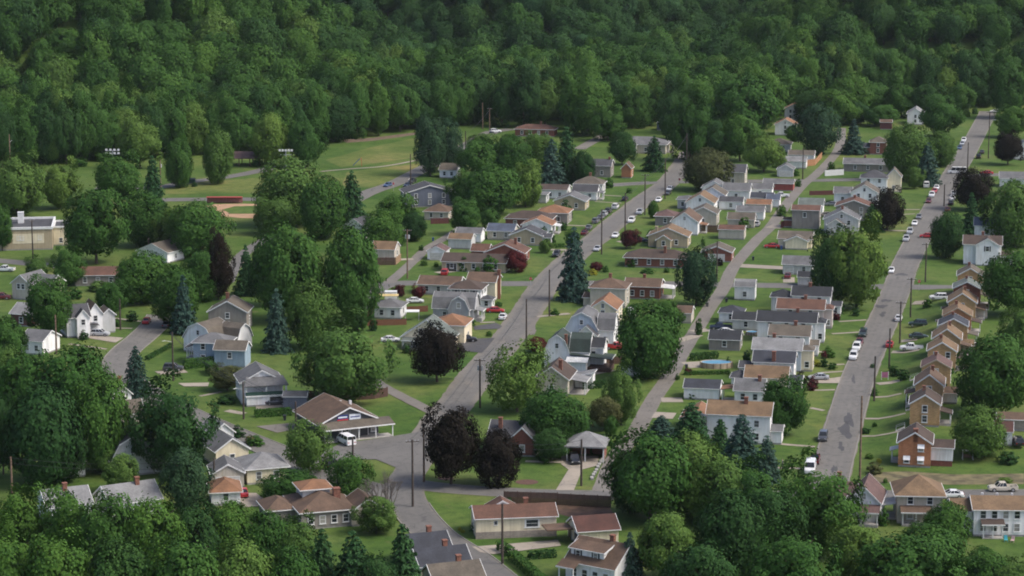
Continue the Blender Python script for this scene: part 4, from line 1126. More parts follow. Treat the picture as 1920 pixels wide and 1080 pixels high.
# lower left
R_, v = H('white house half hidden in the trees', 'left of the blue spruce', 228, 770, 40, 8, 3.6, 2.2, 'gable_y', 'white', 'gbrown', 0, 1, 1, th=-30, ch=(.8, -1))
R_, v = H('house with brown roof in the trees', 'between the dark broad tree and the left wood', 248, 803, 44, 7, 3.2, 2.0, 'gable_x', 'beige', 'gbrown', 1, 0, 0, th=-20)
R_, v = H('white house with dark gambrel roof', 'under the dark broad tree', 250, 892, 82, 9, 3.4, 4.2, 'gamb_y', 'lgrey', 'slate', 1, 1, 1, th=-22, attic=True)
W_(R_, v['w'] / 2 + 1.4, -1, 3.2, 7, 3.0, 1.6, 'gable_x', 'white', 'slate', nf=1)
H('small white house corner', 'showing below the dark conifers', 130, 896, 60, 8, 3.2, 1.8, 'gable_x', 'white', 'dgrey', 2, 0, 0, th=-20)
R_, v = H('white gabled house', 'behind the cream house with grey roof', 420, 838, 40, 7, 3.0, 1.8, 'gable_y', 'white', 'lgrey', 1, 0, 0, th=-28)
R_, v = H('cream house with grey roof', 'behind the garage with white door', 436, 873, 64, 8, 3.2, 2.2, 'gable_y', 'cream', 'grey', 1, 1, 0, th=-25)
R_, v = H('cream house with pale grey hipped roof', 'beside the left street junction', 502, 906, 78, 9, 3.0, 2.0, 'hip', 'cream', 'lgrey', 2, 1, 1, th=-20)
R_, v = H('beige garage with white door', 'below the cream house', 428, 916, 60, 7, 2.9, 1.7, 'gable_y', 'beige', 'grey', 0, 0, 0, garage='F', th=-12, **DGAR)
R_, v = H('white house with grey roof and brick chimney', 'leftmost above the near tree canopy', 132, 982, 84, 8, 3.4, 2.2, 'gable_x', 'white', 'lgrey', 2, 1, 0, th=-24, ch=(0, -.6))
R_, v = H('long white house with grey roof', 'second from left above the near tree canopy', 256, 972, 100, 8, 3.2, 2.4, 'gable_x', 'white', 'lgrey', 2, 0, 1, th=-30, ch=(1.6, -.5))
R_, v = H('small house with orange roof', 'left of the red car in the drive', 424, 948, 54, 7, 2.6, 1.8, 'hip', 'white', 'orange', 1, 1, 0, th=-10)
R_, v = H('rambling brown roofed house with small orange roofed tower', 'right of the dense hedge tree', 616, 990, 104, 12, 3.2, 2.2, 'hip', 'taupe', 'brown', 4, 1, 1, th=-18)
tw = W_(R_, -.6, 3, 5.0, 5, 5.6, 1.2, 'hip', 'lgrey', 'orange', oh=.6)
w2 = W_(R_, 7.2, -3.0, 6.2, 7, 2.8, 2.0, 'gable_y', 'beige', 'brown', nf=1); W_(R_, -7.5, 2, 5, 7, 2.8, 1.6, 'hip', 'taupe', 'brown')
add_chimney(v, 2.6, -1.5, .5, 1.2)
for k, (sh, px, py, wp, rf, ex) in enumerate([('slate roofed house with brick chimney', 806, 1062, 84, 'slate', 'farthest of three at the bottom street'), ('dark slate roofed house', 836, 1090, 98, 'slate', 'middle of three at the bottom street'), ('grey brown roofed house at the bottom edge', 862, 1120, 98, 'gbrown', 'nearest of three at the bottom street')]):
    R_, v = H(sh, ex, px, py, wp, 6.5, 3.0, 1.9, 'gable_x', 'beige', rf, 2, 1, 1, th=-20, ch=(1.0, .3))
R_, v = H('cream house on a stone base with brown roof', 'below the board retaining wall', 968, 1008, 152, 7, 3.7, 1.3, 'gable_x', 'cream', 'rbrown', 0, 0, 1, th=-8, ch=(2.2, .3))
sb = MB(); sb.box(-v['w'] / 2 - .06, v['w'] / 2 + .06, -v['d'] / 2 - .12, -v['d'] / 2 - .005, -.8, 1.25); sb.build('stone_base', wall_mat('stone'), R_)
add_win(R_, v, 'F', 2.8, 2.5, 2.3, .95); add_win(R_, v, 'F', -3.6, 2.8, .6, .5)
W_(R_, -1.5, 4.8, 5, 3, 3.4, 1.4, 'gable_y', 'white', 'rbrown')
R_, v = H('cream garage with dark red brown roof', 'right of the cream house with stone base', 1122, 1022, 78, 6.5, 2.7, 1.7, 'gable_x', 'cream', 'dred', 0, 1, 0, th=-14, cat='garage')
for u in (-2, 2): add_door(R_, v, 'L', u, 2.4, 2.0, M_BLACKP, name='garage_door')
lk = MB(); lk.box(-v['w'] / 2 - 5, -v['w'] / 2 - .3, -1, 3, 2.4, 2.6); lk.build('link_roof', roof_mat('brown'), R_)
R_, v = H('white cape house with two dormers and brown roof', 'at the bottom edge', 1106, 1096, 108, 9, 3.4, 3.0, 'gable_x', 'white', 'brown', 4, 2, 1, th=34, ch=(1.4, .3))
add_chimney(v, 4.2, -1.2, -1.2, .8)
dm = W_(R_, -1.2, -1.6, 6.4, 3.6, 1.9, .8, 'shed_x', 'white', 'brown', z0=3.45, found=False)
for u in (-1.8, 1.6): add_win(R_, dm, 'F', u, 1.1, .8, .75, shut=True)
add_porch(R_, v, 'F', -3.6, 3.0, 1.8, 2.7, 'brown', .8, .3, 2)
# lower right, below the lower road
R_, v = H('white house with purple roof', 'below the end of the right-hand street', 1618, 982, 62, 9, 4.0, 2.8, 'gable_y', 'white', 'purple', 0, 2, 0, th=14, attic=True)
add_porch(R_, v, 'F', -.2, 6, 2.2, 2.6, 'purple', .9, .5, 3); W_(R_, -4, 2.5, 4, 5, 3.6, 2.0, 'gable_x', 'white', 'purple'); add_chimney(v, -5.2, 3, .4, .7)
R_, v = H('taupe house with tan hipped roof', 'left of the white patrol car', 1724, 982, 84, 8.5, 5.2, 2.8, 'hip', 'beige', 'tanr', 2, 1, 1, th=4, oh=.6)
add_porch(R_, v, 'F', -.8, 5, 2.0, 2.5, 'brown', .7, .4, 3); add_porch(R_, v, 'L', 0, 4, 2.6, 2.6, 'white', .4, .4, 3)
R_, v = H('long white house with tan brown roof', 'at the right edge below the beige pickup', 1874, 1006, 98, 6.5, 4.9, 1.5, 'gable_x', 'white', 'tanr', 4, 0, 1, th=2, ch=None)
add_porch(R_, v, 'F', -1.4, 3.6, 1.6, 2.5, 'dbrown', .6, .1, 3); W_(R_, -v['w'] / 2 - 1.8, 1, 3.4, 6, 4.2, 1.4, 'gable_x', 'white', 'tanr', nf=1, z=3.2)
for u in (-2.6, 0, 2.6):
    q = MB(); q.box(u - .2, u + .2, .6, 1.0, 5.8, 6.8); q.build('vent', M_FLASH, v['roof'])
# park pavilion
g = G(459, 312)
R_ = link('pavilion', None, None, g + Vector((0, 4, 0)), -.03)
tag(R_, 'dark open park pavilion below the wood beside the ball field', 'pavilion'); LAND.append((459, 300, 'dark park pavilion'))
rb = MB(); rb.add([(-6.5, -4.6, 2.9), (6.5, -4.6, 2.9), (6.5, 0, 5.0), (-6.5, 0, 5.0), (6.5, 4.6, 2.9), (-6.5, 4.6, 2.9), (-6.5, -4.6, 3.1), (6.5, -4.6, 3.1), (6.5, 0, 5.2), (-6.5, 0, 5.2), (6.5, 4.6, 3.1), (-6.5, 4.6, 3.1)],
       [(0, 3, 2, 1), (3, 5, 4, 2), (6, 7, 8, 9), (9, 8, 10, 11), (0, 1, 7, 6), (5, 11, 10, 4), (1, 2, 8, 7), (2, 4, 10, 8), (0, 6, 9, 3), (3, 9, 11, 5)]); rb.build('roof', roof_mat('purple'), R_)
pm = MB(); pm.box(-.15, .15, -.15, .15, -.3, 3.1); pmesh = pm.mesh('post', [M_WOODB])
for u in (-5.8, -2, 2, 5.8):
    for w in (-4, 4): link('post', pmesh, R_, (u, w, 0))
for u in (-3.5, 0, 3.5):
    tb = MB(); tb.box(u - 1, u + 1, -1.2, -.4, .7, .78); tb.box(u - .08, u + .08, -.9, -.7, -.2, .7); tb.build('table', M_WOODB, R_)

# ------------------------------------------------------------------ trees
def rand_unit(r):
    z = r.uniform(-1, 1); t = r.uniform(0, 2 * math.pi); q = math.sqrt(1 - z * z)
    return Vector((q * math.cos(t), q * math.sin(t), z))

def leaf_quad(mb, c, n, s, r, asp=1.0):
    a = n.orthogonal().normalized(); b = n.cross(a)
    t = r.uniform(0, 6.283)
    u = (a * math.cos(t) + b * math.sin(t)) * s * asp; w = (b * math.cos(t) - a * math.sin(t)) * s
    mb.add([c - u - w, c + u - w * .4, c + u * .6 + w, c - u * .8 + w * .7], [(0, 1, 2, 3)])

def crown_broad(seed, n=12500, lobes=46, rx=.5, z0=.04, z1=1.0, leaf=.0140, droop=0.0, core=500, ragged=.16, kr=(.105, .185)):
    """crown one unit tall and wide: leaf faces on many overlapping lobes round a dim core"""
    r = random.Random(seed)
    mb = MB()
    zc = z0 + (z1 - z0) * .47
    L_ = []
    ph0 = rand_unit(r) * 5
    for i in range(lobes):
        z = 1 - 2 * (i + .5) / lobes
        t = i * 2.39996 + r.uniform(-.35, .35)
        z = max(-1, min(1, z + r.uniform(-.12, .12)))
        q = math.sqrt(1 - z * z)
        d = Vector((q * math.cos(t), q * math.sin(t), z))
        rz = (z1 - zc) if d.z > 0 else (zc - z0)
        g = 1 + ragged * 2.2 * noise.noise(d * 1.7 + ph0) + r.uniform(-ragged, ragged) * .6
        k = r.uniform(*kr)
        e = max(.2, .5 - k * .9) * 2 * g
        c = Vector((d.x * rx * e, d.y * rx * e, zc + d.z * (rz - k * .7) * g * .96))
        L_.append((c, k, Vector((d.x, d.y, d.z * .8)).normalized()))
    tot = sum(l[1] ** 2 for l in L_)
    for c, k, out in L_:
        m = int(n * k * k / tot)
        ph = rand_unit(r) * 10
        for _ in range(m):
            d = rand_unit(r)
            if d.dot(out) < -.15: d = -d
            nn = noise.noise(d * 2.8 + ph)
            if nn < -.3 and r.random() < .7: continue       # gaps
            rad = k * (1 + .42 * nn) * (1 - .4 * r.random() ** 2)
            if r.random() < .14: rad *= r.uniform(1.0, 1.4)
            p = c + Vector((d.x * rad, d.y * rad, d.z * rad * .9))
            if droop: p.z -= droop * (p.x ** 2 + p.y ** 2) * 1.2
            nrm = (d * .6 + out * .75 + rand_unit(r) * .55 + Vector((0, 0, .2))).normalized()
            leaf_quad(mb, p, nrm, leaf * r.uniform(.55, 1.4), r)
    for _ in range(core):
        d = rand_unit(r) * (r.random() ** .4) * .66
        rz = (z1 - zc) if d.z > 0 else (zc - z0)
        leaf_quad(mb, Vector((d.x * rx, d.y * rx, zc + d.z * rz)), rand_unit(r), leaf * 2.6, r)
    return mb

def crown_conifer(seed, n=6500, z0=.04, tiers=15, power=.85, droop=.22, leaf=.016, fat=0.0):
    r = random.Random(seed)
    mb = MB()
    br = []
    for t in range(tiers):
        f = (t + r.uniform(-.2, .2)) / tiers
        z = z0 + (1 - z0) * f
        R = .5 * (1 - f) ** power * r.uniform(.85, 1.1) + .012
        if fat: R = .5 * min(1, (1 - f) ** .45) * r.uniform(.7, 1.05) * (1 if f > .15 else .6 + 2.6 * f)
        m = max(5, int(15 * (1 - f) + 6))
        o = r.uniform(0, 6.28)
        for k in range(m):
            br.append((z, R * r.uniform(.72, 1.12), o + 6.283 * k / m + r.uniform(-.22, .22)))
    tot = sum(b[1] for b in br)
    for z, R, a in br:
        m = max(6, int(n * R / tot))
        d = Vector((math.cos(a), math.sin(a), 0)); s = Vector((-d.y, d.x, 0))
        for _ in range(m):
            u = r.random() ** .6
            wdt = (.16 * (1 - u * .75) + .02) * R * 1.6
            p = d * (u * R) + s * r.uniform(-wdt, wdt) + Vector((0, 0, z - droop * u * R + .05 * (u ** 3) * R + r.uniform(-.018, .012)))
            nrm = (Vector((0, 0, 1)) + d * .5 + rand_unit(r) * .7).normalized()
            leaf_quad(mb, p, nrm, leaf * r.uniform(.6, 1.3), r, 1.25)
    return mb

def trunk_mesh(seed, broad=True):
    r = random.Random(seed)
    mb = MB()
    if broad:
        p = Vector((0, 0, -.04)); rad = .022
        pts = [p]
        for z in (.12, .28, .45, .62):
            p = Vector((r.uniform(-.02, .02), r.uniform(-.02, .02), z)); pts.append(p)
        rr = [.030, .021, .018, .013, .007]
        for a, b, q, w in zip(pts, pts[1:], rr, rr[1:]): mb.tube(a, b, q, w, 7)
        for k in range(9):
            a = pts[2 + k % 3]; t = 6.283 * k / 9 + r.uniform(-.3, .3); l = r.uniform(.2, .36)
            m = a + Vector((math.cos(t) * l * .5, math.sin(t) * l * .5, l * .45)); e = a + Vector((math.cos(t) * l, math.sin(t) * l, l * .75))
            mb.tube(a, m, .010, .007, 5); mb.tube(m, e, .007, .002, 5)
    else:
        mb.tube((0, 0, -.04), (0, 0, .5), .018, .010, 7); mb.tube((0, 0, .5), (0, 0, .97), .010, .002, 6)
    return mb

NB = 7
BROAD_G = [crown_broad(11 + i, lobes=(42, 56, 48, 62, 38, 50, 46)[i], z0=(.03, .0, .09, -.02, .05, .12, .02)[i], ragged=(.2, .14, .28, .18, .3, .24, .26)[i]) for i in range(NB)]
WILLOW_G = [crown_broad(51, lobes=44, z0=.0, droop=.5, leaf=.015), crown_broad(52, lobes=40, z0=.04, leaf=.014, n=7000, core=300, ragged=.22)]
CONE_G = [crown_conifer(31, n=8500, tiers=20, power=.66, leaf=.019), crown_conifer(32, n=8500, tiers=18, power=.78, leaf=.019), crown_conifer(33, n=8500, tiers=22, power=.6, droop=.3, leaf=.018)]
PINE_G = [crown_broad(41, lobes=58, z0=.0, ragged=.24, n=9500), crown_broad(42, lobes=50, z0=.02, ragged=.2, n=9500)]
MESHES = {}
def crown_mesh(kind, i):
    lib = {'S': CONE_G, 'E': CONE_G, 'P': PINE_G, 'W': WILLOW_G}.get(kind, BROAD_G)
    i %= len(lib)
    key = (kind, i)
    if key not in MESHES:
        MESHES[key] = lib[i].mesh('crown', [LEAF['L' if kind == 'W' else kind]])
    return MESHES[key]
TRUNK = {True: [trunk_mesh(i).mesh('trunk', [M_BARK]) for i in range(3)], False: [trunk_mesh(9, False).mesh('trunk', [M_BARK])]}
KINDS = {'D': 'green broadleaf tree', 'L': 'light green broadleaf tree', 'K': 'deep green broadleaf tree', 'M': 'dark maroon maple', 'S': 'blue spruce', 'E': 'dark green conifer',
         'P': 'dark pine', 'W': 'willowy light green tree', 'B': 'bronze leaved tree', 'R': 'dark red shrub tree'}
NAMES = {'S': 'spruce_tree', 'E': 'conifer_tree', 'P': 'pine_tree', 'M': 'maple_tree'}
tc_ = [0]
def tree(px, py, wpx, hpx, kind='D', var=None, label=None, group=None, pos=None, size=None):
    i = tc_[0] if var is None else var
    tc_[0] += 1
    s = S(px, py) if pos is None else 1
    g = G(px, py) if pos is None else Vector(pos)
    w, h = (wpx / s, hpx / s) if size is None else size
    conif = kind in 'SE'
    root = link(NAMES.get(kind, 'broadleaf_tree'), None, None, g, rnd.uniform(0, 6.28), (w * (1.0 if not conif else 1.22),) * 2 + (h * 1.02,))
    link('trunk', TRUNK[not conif][i % len(TRUNK[not conif])], root)
    link('crown', crown_mesh(kind, i * 5 + 2 if not conif else i), root)
    if label is None:
        size_ = 'small ' if h < 7 else ('tall ' if h > 14 else '')
        label = where(size_ + KINDS[kind], px, py - hpx * .35)
    tag(root, label, 'tree', group)
    return root

TREES = [
 (263,316,82,92,'L'),(97,308,42,68,'L'),(131,304,36,60,'D'),(337,352,54,90,'D'),(408,345,60,104,'L'),(34,405,100,112,'L'),(112,392,76,84,'L'),(225,388,94,98,'D'),(288,402,46,112,'E'),
 (180,494,118,140,'D'),(275,462,96,100,'D'),(370,482,120,104,'D'),(330,470,70,80,'L'),(410,562,58,118,'M'),(4,470,44,84,'D'),(508,312,74,98,'L'),(577,314,70,90,'D'),
 (545,424,130,126,'L'),(604,448,92,118,'D'),(515,440,80,70,'L'),(660,419,54,100,'E'),(807,330,64,118,'P'),(842,322,52,98,'P'),(900,338,84,78,'D'),(962,338,84,82,'D'),(920,402,112,92,'D'),(985,388,64,84,'L'),(868,392,60,66,'D'),
 (872,440,62,68,'D'),(918,428,38,38,'D'),(745,442,76,78,'D'),(718,474,84,80,'D'),(775,452,50,56,'K'),
 (1012,306,66,56,'L'),(1034,346,52,88,'S'),(1062,342,52,106,'E'),(1095,346,44,62,'K'),(1167,309,52,64,'K'),(1226,321,42,68,'E'),(1325,357,96,78,'B'),
 (1295,302,82,120,'D'),(1332,302,62,78,'K'),(1388,302,84,84,'D'),(1392,262,124,120,'D'),(1432,322,80,66,'L'),(1225,409,21,33,'D'),
 (1100,254,98,110,'D'),(1185,240,74,80,'D'),(1533,289,84,92,'P'),(1600,289,42,68,'S'),(1567,234,90,66,'D'),(1762,257,80,80,'D'),(1700,338,98,104,'L'),(1762,312,62,64,'L'),
 (1738,348,46,82,'S'),(1714,354,36,42,'L'),(1890,309,58,60,'M'),(1825,394,78,78,'M'),(1820,442,42,84,'E'),(1896,462,112,122,'L'),(1773,484,64,88,'K'),(1664,432,62,76,'M'),(1634,434,42,52,'E'),
 (1896,258,64,58,'D'),(1892,222,74,102,'D'),(1655,236,60,40,'D'),(1605,232,50,44,'K'),
 (266,569,106,98,'D'),(70,522,48,40,'L'),(128,536,64,66,'D'),(92,634,96,116,'D'),(14,694,78,98,'D'),(212,592,62,66,'D'),(345,625,48,114,'S'),(330,612,92,114,'D'),(376,564,72,94,'D'),(462,554,42,98,'E'),
 (545,604,134,178,'D'),(660,604,116,180,'D'),(500,574,70,120,'K'),(520,660,52,122,'S'),(585,654,92,128,'L'),(672,622,38,54,'K'),(645,760,170,148,'L'),(820,716,100,104,'M'),(970,772,118,126,'W'),
 (1076,563,60,140,'S'),(1305,573,76,112,'P'),(1218,710,122,146,'D'),(1562,574,98,138,'K'),(1605,578,116,152,'L'),(1892,592,112,118,'D'),(1862,778,148,150,'D'),(1916,690,90,112,'L'),(1835,856,100,95,'L'),
 (1040,838,132,110,'D'),(1033,864,72,66,'K'),(1165,797,66,104,'L'),(1132,807,64,62,'B'),(1145,817,28,38,'D'),(1250,622,60,60,'D'),
 (1296,840,78,88,'E'),(1240,818,54,40,'S'),(1350,862,54,80,'E'),(1390,887,78,114,'S'),(1437,902,54,88,'S'),(1467,816,92,112,'D'),
 (1220,978,160,172,'D'),(1296,968,136,156,'L'),(1182,962,84,120,'K'),(1350,980,126,130,'L'),(1410,985,110,110,'D'),(845,908,110,146,'M'),(930,910,96,104,'M'),
 (1250,1092,116,136,'L'),(1180,1092,50,100,'S'),(1370,1085,140,165,'K'),(1445,1070,124,160,'K'),(1530,1050,158,172,'D'),(1604,1092,116,112,'L'),(1745,1082,130,100,'D'),(1700,1140,190,140,'D'),(1842,1110,100,84,'D'),(1772,1032,92,92,'D'),(1905,1120,90,70,'L'),(1480,1160,160,160,'D'),(1310,1170,150,150,'K'),
 (140,806,146,156,'D'),(56,800,116,140,'D'),(190,884,124,184,'D'),(80,908,150,190,'K'),(256,743,50,97,'S'),(322,888,150,160,'K'),(225,924,72,76,'L'),(348,958,96,116,'P'),(6,890,70,150,'K'),(120,905,80,120,'K'),(20,760,90,110,'L'),
 (40,1078,120,160,'D'),(122,1086,126,158,'D'),(205,1108,136,178,'D'),(290,1104,134,172,'D'),(372,1092,112,150,'K'),(436,1086,112,146,'D'),(505,1092,104,134,'D'),(562,1094,92,122,'L'),
 (10,1180,150,180,'D'),(115,1196,150,196,'D'),(230,1200,150,190,'K'),(345,1204,150,200,'D'),(455,1194,140,184,'L'),(548,1196,120,170,'D'),(606,1124,74,138,'E'),(664,1136,92,146,'E'),(756,1128,86,154,'E'),(570,1140,52,112,'S'),(705,1170,90,130,'K'),
 (578,887,92,98,'W'),(545,942,116,60,'D'),(655,948,88,98,'D'),(705,1000,80,64,'L'),(427,732,70,48,'B'),
 (967,510,46,40,'R'),(1182,466,38,36,'R'),(1118,508,26,17,'R'),(1005,660,40,28,'R'),(748,556,24,22,'R'),(785,560,26,24,'R'),
 (1073,462,30,30,'D'),(1023,474,26,26,'L'),(905,290,60,40,'L'),(955,282,40,30,'D'),(1490,265,36,30,'D'),(1140,264,62,64,'D'),(1218,236,56,62,'D'),(1255,226,74,84,'K'),(1690,220,66,62,'D'),(1742,222,70,66,'K'),(1800,208,54,52,'D'),(1590,222,84,84,'D'),(1520,230,70,64,'K'),(1424,240,96,112,'D'),(1345,236,100,116,'D'),(1262,262,66,90,'K'),(1082,242,66,84,'D'),(1845,200,40,40,'K'),(1630,215,80,60,'D'),(1480,215,80,70,'D'),(690,300,1,1,'D')[:0] or (1310,250,90,110,'D'),(1640,238,40,36,'D'),
]
for t in TREES: tree(*t)

# the first rows of the wood, one by one
EDGE = [(-60, 322), (0, 316), (150, 306), (300, 296), (460, 288), (600, 272), (780, 246), (900, 236), (1000, 240), (1150, 234), (1260, 226), (1420, 214), (1560, 205), (1700, 196), (1830, 196), (1920, 196), (1990, 196)]
def edge_y(px):
    for (x0, y0), (x1, y1) in zip(EDGE, EDGE[1:]):
        if px <= x1: return y0 + (y1 - y0) * (px - x0) / (x1 - x0)
    return EDGE[-1][1]
er = random.Random(5)
cnt = {}
ORD = 'first second third fourth fifth sixth seventh eighth ninth tenth eleventh twelfth thirteenth fourteenth fifteenth sixteenth seventeenth eighteenth nineteenth twentieth'.split()
for row in range(3):
    x = -40 + row * 13
    while x < 1960:
        py = edge_y(x) - row * 9 - er.uniform(0, 5)
        if not (1826 < x < 1880 and row == 0):
            seg = ('by the ball field' if x < 470 else 'by the park lawn' if x < 960 else 'beyond the centre street' if x < 1430 else 'beyond the right-hand street')
            cnt[(row, seg)] = cnt.get((row, seg), 0) + 1
            rowl = ('front row', 'second row', 'third row')[row]
            g = G(x, py)
            tree(x, py, 0, 0, er.choice('DDDKKL'), label=f'{ORD[cnt[(row, seg)] - 1]} tree from left in the {rowl} of the wood {seg}', group=f'{rowl} of the wood {seg}', pos=g, size=(er.uniform(12, 17.5), er.uniform(18, 25)))
        x += er.uniform(34, 46) * (1 - row * .06)

# the wooded hills: instances of a few whole trees on one point cloud
FOR_G = [crown_broad(211 + i, n=10000, lobes=(26, 34, 22, 30, 38, 24, 28)[i], kr=(.13, .24), z0=(.02, .1, .0, .15, .05, .1, .0)[i], ragged=(.10, .16, .08, .2, .12, .18, .14)[i], leaf=.0165) for i in range(7)]
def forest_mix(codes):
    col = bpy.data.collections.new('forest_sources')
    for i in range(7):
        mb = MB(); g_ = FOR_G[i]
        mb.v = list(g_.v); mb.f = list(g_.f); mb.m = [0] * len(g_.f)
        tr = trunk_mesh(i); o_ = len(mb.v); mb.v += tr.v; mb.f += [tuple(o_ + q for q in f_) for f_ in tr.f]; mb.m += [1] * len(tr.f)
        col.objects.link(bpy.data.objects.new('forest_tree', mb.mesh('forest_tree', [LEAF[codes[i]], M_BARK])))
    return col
MIX_NEAR, MIX_FAR_SHADE = forest_mix('DKDDKDL'), forest_mix('KKDKKEK')  # far mix uses deeper leaves: cloud shade on that hill put into colour
def forest(name, label, test, spacing=12.0, fcol=MIX_NEAR):
    pts = []
    fr = random.Random(len(label))
    y = 960.0
    while y < 2000:
        lim = y * .235 + 30
        x = -lim
        while x < lim:
            q = (x + fr.uniform(-.42, .42) * spacing, y + fr.uniform(-.42, .42) * spacing)
            z = hz(*q)
            px, _ = proj((q[0], q[1], z))
            e = flat(px, edge_y(px) - 20)
            if q[1] > e[1] + 4 and test(*q):
                pts.append((q[0], q[1], z - .4))
            x += spacing
        y += spacing * .92
    me = bpy.data.meshes.new(name); me.from_pydata(pts, [], [])
    o = link(name, me)
    tag(o, label, 'forest', kind='stuff')
    ng = bpy.data.node_groups.new(name, 'GeometryNodeTree')
    ng.interface.new_socket('Geometry', in_out='INPUT', socket_type='NodeSocketGeometry')
    ng.interface.new_socket('Geometry', in_out='OUTPUT', socket_type='NodeSocketGeometry')
    N, L = ng.nodes.new, ng.links.new
    gi, go = N('NodeGroupInput'), N('NodeGroupOutput')
    ci = N('GeometryNodeCollectionInfo'); ci.inputs[0].default_value = fcol; ci.inputs[1].default_value = True; ci.inputs[2].default_value = True
    ip = N('GeometryNodeInstanceOnPoints'); ip.inputs['Pick Instance'].default_value = True
    ri = N('FunctionNodeRandomValue'); ri.data_type = 'INT'; ri.inputs[4].default_value = 0; ri.inputs[5].default_value = 6
    rr = N('FunctionNodeRandomValue'); rr.data_type = 'FLOAT_VECTOR'; rr.inputs[0].default_value = (-.05, -.05, 0); rr.inputs[1].default_value = (.05, .05, 6.28)
    rs = N('FunctionNodeRandomValue'); rs.data_type = 'FLOAT_VECTOR'; rs.inputs[0].default_value = (11, 11, 12); rs.inputs[1].default_value = (23, 23, 27)
    rs.inputs['Seed'].default_value = 3
    L(gi.outputs[0], ip.inputs['Points']); L(ci.outputs[0], ip.inputs['Instance']); L(ri.outputs[2], ip.inputs['Instance Index'])
    L(rr.outputs[0], ip.inputs['Rotation']); L(rs.outputs[0], ip.inputs['Scale']); L(ip.outputs[0], go.inputs[0])
    md = o.modifiers.new('scatter', 'NODES'); md.node_group = ng
    return len(pts)
nf_ = [forest('forest', 'dense green wood covering the hill on the left', lambda x, y: x < -40 and y < far_base(x) + 20),
       forest('forest', 'dense green wood on the slope behind the far end of the right-hand street', lambda x, y: x >= -40 and y < far_base(x) + 20),
       forest('forest', 'darker wood covering the far hillside along the top', lambda x, y: y >= far_base(x) + 20, 12.5, MIX_FAR_SHADE)]
print('forest points', nf_)

